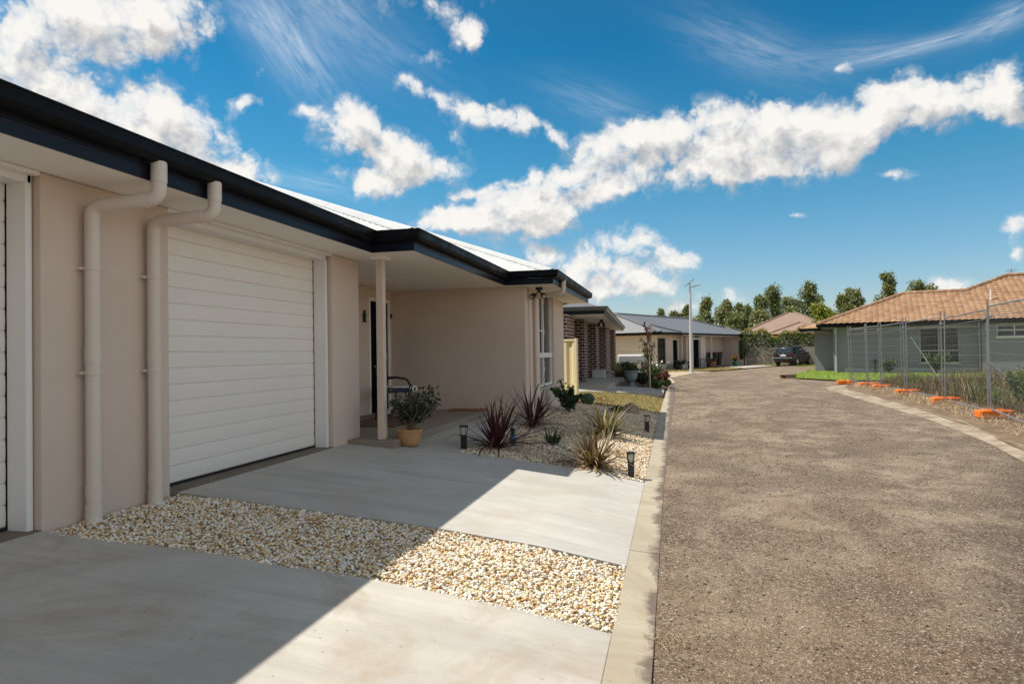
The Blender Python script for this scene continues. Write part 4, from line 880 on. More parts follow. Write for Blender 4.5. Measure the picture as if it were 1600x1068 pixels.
# ------------------------------------------------------------------ street lamp
lp = thing('street_lamp', 'tall pale steel street lamp with solar panel at the bend of the road', 'street lamp', (1.12, 45.35, -.43))
MB().tube([(0,0,0),(0,0,2.6),(0,0,5.45)], [.125,.10,.07], 14).build('pole', 'pole_steel', lp, smooth=True); MB().lathe([(.20,0),(.20,.04),(.13,.06),(.13,.14)], n=16).build('base_plate', 'pole_steel', lp)
MB().obox((-.02,0,5.83), (.72,.5,.04), ry=radians(-38)).build('solar_panel', 'pole_steel', lp); MB().tube([(0,0,5.4),(0,0,5.8)], .05, 8).build('bracket', 'pole_steel', lp)
MB().obox((.36,-.02,5.60), (.62,.2,.07), ry=radians(-16)).build('lamp_head', 'pole_steel', lp, bevel=.02)
# ------------------------------------------------------------------ temporary fence
def fence_mesh(L):
    root = thing('wire_fence', 'x', 'temporary fence', (0,0,0), group='temporary wire fence panels around the vacant lot')
    f = MB(); r = .018
    f.tube([(0.03,0,-.02),(.03,0,2.32)], r, 8).tube([(L-.03,0,-.02),(L-.03,0,2.32)], r, 8); f.tube([(.03,0,2.18),(L-.03,0,2.18)], r*.85, 8).tube([(.03,0,.13),(L-.03,0,.13)], r*.85, 8).tube([(.03,0,1.98),(L-.03,0,1.98)], .006, 5)
    f.build('frame', 'galv', root, smooth=True)
    w = MB(); n = int(L/.085)
    for k in range(1, n): x = .03+(L-.06)*k/n; w.tube([(x,.0,.13),(x,0,2.17)], .0021, 3, False)
    for k in range(1, 9): w.tube([(.03,.004,.13+k*.225),(L-.03,.004,.13+k*.225)], .0017, 3, False)
    w.build('wire_mesh', 'galv', root)
    MB().box(-.14,-.03,2.0,.06,.03,2.05).build('clamp', 'galv', root)
    return root
def block():
    root = thing('fence_block', 'x', 'fence block', (0,0,0), group='orange fence blocks under the temporary fence')
    MB().prism([(-.31,-.10),(-.27,-.125),(-.08,-.125),(-.05,-.10),(.05,-.10),(.08,-.125),(.27,-.125),(.31,-.10),(.31,.10),(.27,.125),(.08,.125),(.05,.10),(-.05,.10),(-.08,.125),(-.27,.125),(-.31,.10)], 0, .14).build('body', 'orange', root, bevel=.018)
    MB().box(-.2,-.075,.135,-.07,.075,.152).box(.07,-.075,.135,.2,.075,.152).build('raised_rib', 'orange', root, bevel=.006)
    MB().lathe([(.028,.14),(.028,.145)], n=10).build('socket', 'black_plastic', root)
    return root
FP = [(5.35,11.3),(6.17,15.57),(6.65,19.35),(6.82,22.8),(6.96,25.8),(6.92,27.4),(6.96,30.3),(8.96,30.1),(11.66,29.9),(14.4,29.8)]
names = ['nearest temporary wire fence panel running out of the photo at right','second temporary wire fence panel from the right edge','third temporary wire fence panel along the verge','fourth temporary wire fence panel along the verge','narrow temporary fence panel before the far corner of the lot','last roadside temporary fence panel reaching the lot corner','temporary fence panel turning along the back of the lot','middle temporary fence panel at the back of the lot','temporary fence panel at the back right of the lot']
for k, (a, b) in enumerate(zip(FP[:-1], FP[1:])):
    L = sqrt((b[0]-a[0])**2+(b[1]-a[1])**2); p = fence_mesh(L-.15); an_ = atan2(b[1]-a[1], b[0]-a[0]); p.location = (a[0]+.075*cos(an_), a[1]+.075*sin(an_), -.38); p.rotation_euler = (radians(random.uniform(-1.6,1.6)), radians(random.uniform(-.7,.7)), an_); p['label'] = names[k]
blk = block(); blab = ['large orange fence block closest to the camera','second closest orange fence block on the verge','third orange fence block beside the pale kerb','orange fence block by the fourth fence post','small looking orange fence block near the lot corner','orange fence block at the far corner of the lot next to the road','orange fence block under the back fence nearer the left','orange fence block under the back fence seen through weeds']
bl = [(6.05,15.5,.12),(6.5,19.3,.05),(6.67,22.75,.0),(6.8,25.7,.0),(6.75,27.3,.1),(6.8,30.2,.0),(8.96,30.1,1.4),(11.66,29.9,1.4)]
for k, (x, y, a) in enumerate(bl):
    o = blk if k == 0 else dup(blk, (0,0,0)); o.scale = (1.05, 1.05, 1.1); o.location = (x+(.16 if y < 29.6 else 0), y, -.375 if y < 29.6 else -.42); o.rotation_euler = (0,0,a); o['label'] = blab[k]
fb = thing('fence_brace', 'dark steel brace leaning behind the second fence panel into the weeds', 'brace', (7.2, 18.2, -.35))
MB().tube([(0,0,1.05),(.75,-.5,.05)], .03, 8).tube([(.12,-.06,1.0),(.55,-.35,.10)], .02, 6).build('brace_tubes', 'galv', fb)
fb2 = thing('fence_brace', 'thin pale brace tube behind the fourth fence panel', 'brace', (7.0, 22.9, -.38))
MB().tube([(0,0,1.75),(.75,-.3,.3)], .014, 6).build('brace_tube', 'pole_steel', fb2)
# weed clumps reading as plants in the lot
for k, (x, y, h, lm, lab) in enumerate(((7.4,17.0,.75,'bush_leaf','leafy green weed standing between the second and third fence posts'),(7.6,14.6,.85,'bush_leaf','tall leafy weed behind the nearest fence panel'),(8.6,19.8,.9,'weed_green','straggly weed clump beside the dark brace'))):
    bush('weed_plant', lab, x, y, h, .35, 10, lm, .08, .03, cat='weed', z=-.36)
# ------------------------------------------------------------------ drain at lawn corner
dr = thing('storm_drain', 'low concrete storm drain inlet at the corner of the bright lawn', 'drain', (5.45, 36.5, -.42)); dr.scale = (.62, .62, .8)
MB().prism([(-.5,-.45),(.75,-.5),(.8,.35),(-.2,.5),(-.55,.15)], .17, .27).build('lid', 'kerb_right', dr, bevel=.02); MB().box(-.45,-.38,.0,-.30,.3,.17).box(.25,-.42,0,.72,.3,.17).box(-.3,.0,0,.25,.3,.17).box(-.02,-.4,0,.25,.0,.17).build('wall', 'kerb_right', dr)
MB().box(-.3,-.1,.0,-.02,-.005,.15).build('inlet', 'black_plastic', dr)
struct(polysheet('apron', [(4.75,35.9),(5.9,35.2),(6.0,35.9),(5.1,37.5),(4.8,37.0)], -.41, 'kerb_right'), 'concrete lip around the storm drain', 'apron')
# ------------------------------------------------------------------ GREY HOUSE (right)
GO = (9.15, 43.37, -.43); GR = radians(-14.3)
gh = thing('house', 'grey rendered house with an orange tiled roof behind the wire fence', 'house', GO, GR)
def GB(mb, name, m, parent=gh, **k): return mb.build(name, m, parent, **k)
T = 2.70
w = MB(); w.box(0,0,0,4.35,.25,T).box(4.35,0,0,6.25,.25,.58).box(4.35,0,2.55,6.25,.25,T).box(6.25,0,0,7.2,.25,T).box(7.2,-.45,0,7.85,.25,T).box(7.85,-.45,0,9.45,.25,1.95).box(7.85,-.45,2.62,9.45,.25,T).box(9.45,-.45,0,17,.25,T).box(0,.26,0,.25,3.2,T).box(-1.2,3.2,0,.25,3.45,T).box(-1.2,3.46,0,-.95,11,T)
GB(w, 'wall', 'grey_render')
GB(MB().box(.6,-.02,0,7.19,-.001,.30), 'plinth', 'grey_pipe')
f = GB(MB().box(4.35,.10,.58,4.42,.17,2.55).box(6.18,.10,.58,6.25,.17,2.55).box(5.25,.10,.58,5.32,.17,2.55).box(4.35,.10,1.22,6.25,.17,1.29).box(4.35,.10,2.48,6.25,.17,2.55).box(4.3,-.06,.50,6.3,.1,.58), 'window', 'grey_pipe'); GB(MB().box(4.42,.13,.6,6.18,.145,2.5), 'pane', 'glass', f)
f = GB(MB().box(7.85,-.33,1.95,7.91,-.26,2.62).box(9.39,-.33,1.95,9.45,-.26,2.62).box(8.6,-.33,1.95,8.66,-.26,2.62).box(7.85,-.33,2.26,9.45,-.26,2.31).box(7.85,-.33,1.95,9.45,-.26,2.0).box(7.85,-.33,2.57,9.45,-.26,2.62).box(7.8,-.52,1.87,9.5,-.3,1.95), 'window', 'trim'); GB(MB().box(7.9,-.30,2.0,9.4,-.29,2.6), 'pane', 'glass', f)
GB(MB().tube([(.15,-.5,T),(.15,-.5,T-.35),(.15,-.10,T-.5),(.15,-.06,0)], .055, 10), 'downpipe', 'grey_pipe'); GB(MB().tube([(-.95,2.6,T),(-.95,2.6,T-.2),(-.2,3.1,T-.25)], .05, 8), 'downpipe', 'grey_pipe')
GB(MB().tube([(2.15,-.05,.0),(2.15,-.05,.75)], .03, 8).box(2.08,-.1,.55,2.22,-.02,.8), 'tap', 'black_plastic')
GB(MB().box(-.7,-.65,T,17.6,9.2,T+.03).box(-1.9,2.5,T-.1,-.71,11.5,T-.07), 'soffit', 'grey_pipe')
GB(MB().sweep([(-.75,9.3),(-.75,-.7),(17.7,-.7)], [(0,T-.03),(.03,T-.03),(.10,T+.02),(.11,T+.15),(0,T+.15)]).sweep([(-1.95,11.5),(-1.95,2.4),(-.78,2.4)], [(0,T-.13),(.03,T-.13),(.10,T-.08),(.11,T+.04),(0,T+.04)]), 'gutter', 'gutter')
TR = MB(); KS = .405
def tiles(s0, s1, y0, z0, run, dirv='front'):
    """tiled slope; row by row, hip clipped on both ends"""
    nr = int(run/.335); us = np.arange(s0, s1+.01, .05)
    vs = []
    for k in range(nr+1): vs += [k*.335, min(run, k*.335+.325)]
    def fn(u, v):
        k = int((v+1e-6)/.335); fr = v/.335-k; lo, hi = s0+v, s1-v; uu = min(max(u, lo), hi); edge = 0 if uu != u else 1
        h = .055*(1-fr)+edge*.038*abs(sin(pi*uu/.30)); return (uu, y0+v, z0+KS*v+h)
    TR.grid(fn, list(us), vs)
z0 = T+.14; tiles(-.8, 17.7, -.75, z0, 4.6)
TR.poly([(-.8,8.6,z0),(-.8,-.75,z0),(3.8,3.85,z0+KS*4.6)]); TR.poly([(-.8,8.5,z0),(3.8,3.85,z0+KS*4.6),(13.1,3.85,z0+KS*4.6),(17.7,8.5,z0)]); TR.poly([(17.7,-.75,z0),(17.7,8.5,z0),(13.1,3.85,z0+KS*4.6)])
TR.poly([(-2.0,11.6,z0-.1),(-2.0,2.35,z0-.1),(2.5,6.9,z0-.1+KS*4.5)]); TR.poly([(-2.0,2.35,z0-.1),(-.5,2.35,z0-.1),(2.5,5.4,z0-.1+KS*3.1),(2.5,6.9,z0-.1+KS*4.5)])
# second, deeper hip behind
n0 = len(TR.v); us = np.arange(2.4, 20, .05); vs = []
for k in range(0, 21): vs += [k*.335, k*.335+.325]
RUN = 6.9
def fn2(u, v):
    v = min(v, RUN); k = int((v+1e-6)/.335); fr = v/.335-k; lo = 2.45+v; uu = max(u, lo); return (uu, -.75+v, z0+.02+KS*v+.055*(1-fr)+(.038*abs(sin(pi*uu/.30)) if uu == u else 0))
TR.grid(fn2, list(us), [v for v in vs if v >= 4.0 and v <= RUN+.05])
TR.poly([(2.45+RUN,-.75+RUN,z0+.02+KS*RUN),(2.45,6,z0+.0),(2.45,13,z0),(2.45+RUN,-.75+RUN+.01,z0+KS*RUN)]); TR.poly([(2.45,13,z0),(20,13,z0),(20,-.75+RUN,z0+KS*RUN),(2.45+RUN,-.75+RUN,z0+KS*RUN)])
rt = GB(TR, 'roof', 'tile')
cp = MB()
for a, b in (((-.8,-.75,z0+.04),(3.8,3.85,z0+KS*4.6+.06)),((3.8,3.85,z0+KS*4.6+.06),(7.1,3.85,z0+KS*4.6+.06)),((7.05,3.85,z0+KS*4.6+.08),(2.45+RUN,-.75+RUN,z0+KS*RUN+.09)),((2.45+RUN,-.75+RUN,z0+KS*RUN+.09),(20,-.75+RUN,z0+KS*RUN+.09))):
    n = max(2, int(np.linalg.norm(np.array(b)-np.array(a))/.4)); A_, B_ = np.array(a), np.array(b)
    for k in range(n): cp.tube([A_+(B_-A_)*k/n, A_+(B_-A_)*(k+1.06)/n], [.13,.105], 8)
GB(cp, 'ridge_capping', 'tile', rt, smooth=True)
GB(MB().tube([(8.0,2.2,z0+KS*2.9),(8.0,2.2,z0+KS*2.9+.62)], .06, 10), 'vent_pipe', 'white_plastic', rt)
GB(MB().tube([(9.6,6.4,z0+KS*6.9),(9.6,6.4,z0+KS*6.9+.5)], .02, 6).tube([(9.3,6.4,z0+KS*6.9+.4),(9.9,6.4,z0+KS*6.9+.4)], .015, 4).tube([(9.4,6.4,z0+KS*6.9+.3),(9.8,6.4,z0+KS*6.9+.3)], .012, 4), 'antenna', 'galv', rt)
bush('garden_shrub', 'leafy shrub on the lawn under the grey house window', 13.6, 40.6, 1.15, .75, 14, 'bush_leaf', .16, .09, z=-.37)
bush('low_shrub', 'low green shrub by the grey house wall near the fence', 11.6, 41.6, .7, .5, 10, 'bush_leaf', .13, .08, z=-.37)
# ------------------------------------------------------------------ paling fence, hedge, brown roofed house
pg = thing('paling_fence', 'weathered timber paling fence behind the parked car', 'fence', (6.6, 67.0, -.43), atan2(-2.2, 7.0))
m = MB()
for k in range(62): m.box(k*.125,-.012+.006*(k % 2),0,k*.125+.11,.012+.006*(k % 2),1.62+random.uniform(-.02,.02))
m.build('palings', 'paling', pg); MB().box(0,.02,.3,7.8,.07,.4).build('rail', 'paling', pg); MB().box(0,.02,1.25,7.8,.07,1.35).build('rail', 'paling', pg)
for k in range(5): MB().box(k*1.9,.03,0,k*1.9+.1,.13,1.6).build('post', 'paling', pg)
he = thing('hedge', 'dense green hedge with yellow and reddish tips above the paling fence', 'hedge', (6.5, 67.6, -.43), atan2(-1.6, 8.0))
it = []; tip = []
for _ in range(6500):
    x = random.uniform(-.3, 9.2); top = 2.9+.30*sin(x*1.6)+.22*sin(x*3.7+1)+.35*(x > 6); z = random.uniform(.9, 1)*0+random.uniform(.75, top); y = random.gauss(0,.38)*(1-.3*(z/top)**3)
    fr_ = random.random() < .55 and True
    if random.random() < .6: y = -abs(y)-.22
    it.append(((x, y, z), rdir(-.6), rdir(0), random.uniform(.13,.26), random.uniform(.07,.13)))
for _ in range(1300):
    x = random.uniform(-.3, 9.2); top = 2.9+.30*sin(x*1.6)+.22*sin(x*3.7+1)+.35*(x > 6); tip.append(((x, random.gauss(-.1,.3), top-abs(random.gauss(0,.16))+random.random()*.18), rdir(.1), rdir(0), .2, .09))
leaves_mesh('foliage', it, 'hedge_leaf', he); leaves_mesh('new_growth', tip, 'hedge_tip', he)
m = MB()
for k in range(10): m.tube([(k*.95,0,0),(k*.95+.1,.05,1.6)], .05, 6)
m.build('trunk', 'bark', he)
bk = thing('house', 'brown tiled roof house rising behind the hedge', 'house', (13.0, 82, -.43), radians(-12))
MB().box(-5,-4,0,5,6,2.9).build('wall', 'render_far', bk)
m = MB(); m.poly([(-5.6,-4.6,2.95),(5.6,-4.6,2.95),(.4,.6,5.55),(-.4,.6,5.55)]); m.poly([(5.6,-4.6,2.95),(5.6,6.6,2.95),(.4,1.4,5.55),(.4,.6,5.55)]); m.poly([(-5.6,6.6,2.95),(-5.6,-4.6,2.95),(-.4,.6,5.55),(-.4,1.4,5.55)]); m.poly([(5.6,6.6,2.95),(-5.6,6.6,2.95),(-.4,1.4,5.55),(.4,1.4,5.55)])
m.poly([(-2.2,-5.4,3.05),(4.2,-5.4,3.05),(1,-2.2,4.35)]); m.poly([(4.2,-5.4,3.05),(4.2,-4.6,3.0),(1,.2,4.36),(1,-2.2,4.35)]); m.poly([(-2.2,-5.4,3.05),(1,-2.2,4.35),(1,.2,4.36),(-2.2,-4.6,3.0)])
m2 = m.build('roof', 'tile_brown', bk)
h_ = MB()
for a, b in (((-5.6,-4.6,2.97),(-.4,.6,5.57)),((5.6,-4.6,2.97),(.4,.6,5.57)),((-2.2,-5.4,3.07),(1,-2.2,4.37)),((4.2,-5.4,3.07),(1,-2.2,4.37)),((1,-2.2,4.37),(1,.2,4.4))): h_.tube([a, b], .1, 6)
h_.build('ridge_capping', 'tile_brown', m2)
# ------------------------------------------------------------------ car
car = thing('parked_car', 'black wagon parked on the grass by the paling fence, seen from behind', 'car', (10.35, 64.6, -.41), radians(-31))
def loft(st, n=None):
    m = MB(); k = len(st[0])
    for s_ in st: m.v += s_
    for a in range(len(st)-1):
        for j in range(k): m.f.append((a*k+j, a*k+(j+1)%k, (a+1)*k+(j+1)%k, (a+1)*k+j))
    m.f += [tuple(range(k))[::-1], tuple((len(st)-1)*k+j for j in range(k))]; return m
def sect(y, hw, z0, z1, zb): # lower body section
    return [(-hw*.93,y,z0),(hw*.93,y,z0),(hw,y,z0+.14),(hw,y,zb),(hw*.96,y,z1),(0,y,z1+.02),(-hw*.96,y,z1),(-hw,y,zb),(-hw,y,z0+.14)]
body = loft([sect(-2.22,.76,.36,.95,.80),sect(-2.14,.86,.28,1.02,.85),sect(-1.6,.90,.24,1.05,.86),sect(0,.91,.24,1.02,.84),sect(1.2,.90,.24,.98,.82),sect(1.9,.86,.26,.90,.74),sect(2.2,.74,.30,.78,.66)]).build('body', 'car_paint', car, smooth=True, bevel=.03)
def sect2(y, hb, ht, z0, z1): return [(-hb,y,z0),(hb,y,z0),(ht,y,z1),(0,y,z1+.03),(-ht,y,z1)]
cab = loft([[(-.80,-2.10,1.0),(.80,-2.10,1.0),(.70,-1.92,1.50),(0,-1.90,1.53),(-.70,-1.92,1.50)], [(-.84,-1.6,1.0),(.84,-1.6,1.0),(.68,-1.5,1.62),(0,-1.5,1.66),(-.68,-1.5,1.62)], sect2(-.2,.85,.68,1.0,1.63), [(-.84,1.15,.97),(.84,1.15,.97),(.64,.25,1.58),(0,.25,1.61),(-.64,.25,1.58)]]).build('cabin', 'car_paint', car, smooth=True, bevel=.02)
MB().poly([(-.64,-2.068,1.10),(.64,-2.068,1.10),(.57,-1.935,1.46),(-.57,-1.935,1.46)]).build('rear_window', 'car_glass', car)
for sx in (-1, 1):
    x = lambda z: sx*(.86-(z-1.0)*.262+.006)
    MB().poly([(x(1.06),-1.85,1.06),(x(1.06),-1.15,1.06),(x(1.5),-1.15,1.5),(x(1.5),-1.6,1.5)][::sx]).poly([(x(1.06),-1.08,1.06),(x(1.06),-.2,1.06),(x(1.52),-.2,1.52),(x(1.52),-1.08,1.52)][::sx]).poly([(x(1.05),-.12,1.05),(x(1.05),.95,1.05),(x(1.5),.28,1.5),(x(1.52),-.12,1.52)][::sx]).build('side_window', 'car_glass', car)
    MB().prism([(sx*.62,-2.24),(sx*.80,-2.20),(sx*.87,-2.06),(sx*.60,-2.12)], .78, 1.06).build('tail_light', 'red_glass', car, bevel=.01)
    MB().obox((sx*.99,.75,1.08), (.2,.1,.14)).build('wing_mirror', 'car_paint', car, bevel=.03)
    MB().tube([(sx*.58,-1.6,1.69),(sx*.58,.1,1.67)], .02, 6).build('roof_rail', 'silver', car)
    for y in (-1.38, 1.38):
        wh = MB().lathe([(.20,-.11),(.32,-.11),(.345,-.07),(.345,.07),(.32,.11),(.20,.11)], n=28)
        wh.v = [(sx*.80+p[2], y+p[0], .345+p[1]) for p in wh.v]; W = wh.build('wheel', 'tyre', car, smooth=True)
        rm = MB().lathe([(.03,.115),(.20,.10),(.21,.112),(.19,.118)], n=20); rm.v = [(sx*(.80+p[2]), y+p[0], .345+p[1]) for p in rm.v]; rm.build('rim', 'silver', W)
        ar = MB(); ar.tube([(sx*.90, y+.41*cos(t), .345+.41*sin(t)) for t in lin(0, pi, 12)], .03, 6); ar.build('wheel_arch', 'black_plastic', car)
MB().box(-.84,-2.32,.42,.84,-2.10,.66).build('bumper', 'black_plastic', car, bevel=.05); MB().box(-.80,-2.335,.66,.80,-2.2,.70).build('bumper_trim', 'silver', car, bevel=.01)
MB().box(-.26,-2.262,.82,.26,-2.235,.94).build('number_plate', 'plate_white', car)
bd = MB().lathe([(.07,0),(.07,.02)], n=18); bd.v = [(p[0], -2.23-p[2], 1.01+p[1]) for p in bd.v]; bd.build('badge', 'silver', car)
# ------------------------------------------------------------------ trees
def crown(seed, h, wid, n, lm, leaf=.42):
    rr = random.Random(seed); items = []; blobs = []; lx = rr.gauss(0,.13)*wid
    k = rr.randint(15, 20)
    for i in range(k):
        t = .28+.72*i/(k-1); rad = wid*(1.0-.62*abs(t-.5)**1.2*1.5)*rr.uniform(.24,.46); off = wid*(1-t*.78)*rr.uniform(.05,1.15); a = rr.random()*6.28
        blobs.append((np.array((cos(a)*off+lx*t, sin(a)*off, h*t*rr.uniform(.95,1.0)-rad*.6)), rad))
    blobs.append((np.array((lx,0,h-wid*.26)), wid*.27)); blobs.append((np.array((lx*.9,0,h-wid*.6)), wid*.33))
    for _ in range(n):
        c, r_ = rr.choice(blobs); d = np.array([rr.gauss(0,1) for _ in range(3)]); d /= np.linalg.norm(d)
        p = c+d*r_*rr.uniform(.3,1.0)**.8*rr.uniform(.85,1.3)*np.array((1,1,1.15))
        e = np.array([rr.gauss(0,1) for _ in range(3)]); e[2] -= .6
        items.append((p, e, np.array([rr.gauss(0,1) for _ in range(3)]), leaf*rr.uniform(.6,1.2), leaf*rr.uniform(.3,.55)))
    return items, blobs
def tree(seed, label, cat='tree', h=10, wid=2.2, n=2300, lm='gum_leaf', bark='gum_bark', leaf=.42, loc=(0,0,0), group=None):
    t = thing('gum_tree' if 'gum' in lm else 'leafy_tree', label, cat, loc, group=group); items, blobs = crown(seed, h, wid, n, lm, leaf)
    m = MB(); rr = random.Random(seed+1); tx = blobs[-1][0][0]; m.tube([(0,0,-.2),(.1+tx*.3,0,h*.3),(tx*.6,.1,h*.6),(tx,0,h*.88)], [h*.022,h*.017,h*.011,.02], 8)
    for c, r_ in blobs: z = max(h*.15, c[2]-r_*1.6); m.tube([(0,0,z),tuple(c*np.array((.5,.5,0))+np.array((0,0,(z+c[2])/2))),tuple(c)], [h*.007,h*.005,.02], 5)
    m.build('trunk', bark, t, smooth=True); leaves_mesh('crown', items, lm, t); return t
TG = 'gum trees on the skyline behind the far houses'
tp_ = [  # x, y, top height z, half width, material, label
 (.1,95,6.3,1.3,'gum_leaf','small round gum tree just left of the street lamp'),
 (-1.6,100,6.9,1.2,'gum_leaf_pale','low gum tree above the dark grey roof ridge'),
 (1.75,95,7.2,1.3,'gum_leaf','narrow gum tree right behind the street lamp pole'),
 (4.2,98,8.4,2.0,'gum_leaf','tall gum tree to the right of the street lamp'),
 (6.3,95,7.6,1.9,'gum_leaf_pale','pale gum tree above the far house roof'),
 (8.5,98,7.2,2.2,'gum_leaf','broad gum tree left of the brown roofed house'),
 (9.9,96,6.9,1.2,'gum_leaf_pale','thin pale gum tree above the hedge end'),
 (11.6,98,8.3,1.8,'gum_leaf','gum tree with open top left of the tallest pair'),
 (13.6,102,10.1,2.3,'gum_leaf','tall gum tree directly behind the brown tiled roof'),
 (15.5,98,8.0,2.0,'gum_leaf_pale','middle gum tree between the two tall ones'),
 (18.1,101,10.3,2.5,'gum_leaf','tallest pointed gum tree right of the brown roof'),
 (21.7,98,8.2,1.6,'gum_leaf','slim gum tree rising above the left end of the orange roof'),
 (24.4,100,9.0,2.2,'gum_leaf_pale','rounded gum tree behind the orange roof'),
 (27.4,100,11.0,2.2,'gum_leaf','highest gum tree above the orange roof'),
 (31.2,100,9.7,2.4,'gum_leaf','dense gum tree right of the highest one above the orange roof'),
 (33.6,102,9.4,2.3,'gum_leaf','last gum tree before the cloud above the orange roof'),
 (16.6,108,7.4,2.4,'gum_leaf','background gum tree low behind the tall pair')]
for k, (x, y, z, wd, lm, lab) in enumerate(tp_):
    tree(100+k, lab, h=z+.43, wid=wd*1.3, n=int(3600+1000*wd), lm=lm, loc=(x, y, -.43), group=TG, leaf=.33)
# mass of lower growth between them
for k, (x, y, z, wd) in enumerate(((3.0,92,4.6,2.2),(7.2,92,5.2,2.4),(10.6,93,5.4,2.4),(14.2,94,5.8,2.6),(19.4,95,5.6,2.2),(22.8,97,6.2,2.4),(-3.2,98,5.2,2.2))):
    wd *= 1.25; z += .6
    tree(200+k, ['low leafy gum filling the gap right of the lamp pole','bushy low gum above the far house roof end','bushy low gum over the hedge left end','low gum behind the brown roof left slope','low gum between tallest gum and yellow tree','low gum behind the yellow green tree','low gum peeking over the left part of the grey roof'][k], h=z+.43, wid=wd, n=5000, lm='gum_leaf' if k % 2 else 'gum_leaf_pale', loc=(x, y, -.43), group=TG, leaf=.36)
tree(301, 'bright yellow green tree left of the orange roof', h=6.4, wid=2.9, n=3600, lm='yellow_leaf', bark='bark', loc=(16.2, 80, -.43), leaf=.34)
# ------------------------------------------------------------------ sun, sky and clouds
SUN_EL = radians(58.5); sdir = np.array((.592, .022, -1.0)); sdir /= np.linalg.norm(sdir)
from mathutils import Vector, Matrix
L = bpy.data.lights.new('sun', 'SUN'); L.energy = 5.0; L.angle = radians(.53); L.color = (1, .935, .84)
lo = bpy.data.objects.new('sun', L); COL.objects.link(lo); lo.rotation_euler = Vector(sdir).to_track_quat('-Z', 'Y').to_euler()
W = bpy.data.worlds.new('World'); SC.world = W; W.use_nodes = True; nt = W.node_tree; nt.nodes.clear()
out = N(nt, 'ShaderNodeOutputWorld'); bg = N(nt, 'ShaderNodeBackground'); nt.links.new(bg.outputs[0], out.inputs[0])
sky = N(nt, 'ShaderNodeTexSky', sky_type='NISHITA'); sky.sun_disc = False; sky.sun_elevation = SUN_EL
sky.sun_rotation = atan2(-sdir[0], -sdir[1]); sky.air_density = 1.0; sky.dust_density = .6; sky.ozone_density = 2.2; sky.altitude = 300
SKY_STR = .11
bg.inputs['Strength'].default_value = SKY_STR
tc = N(nt, 'ShaderNodeTexCoord'); nrm = N(nt, 'ShaderNodeVectorMath', operation='NORMALIZE'); nt.links.new(tc.outputs['Generated'], nrm.inputs[0])
sx = N(nt, 'ShaderNodeSeparateXYZ'); nt.links.new(nrm.outputs[0], sx.inputs[0])
az = math_(nt, 'ARCTAN2', sx.outputs['X'], sx.outputs['Y']); el = math_(nt, 'ARCSINE', sx.outputs['Z'])
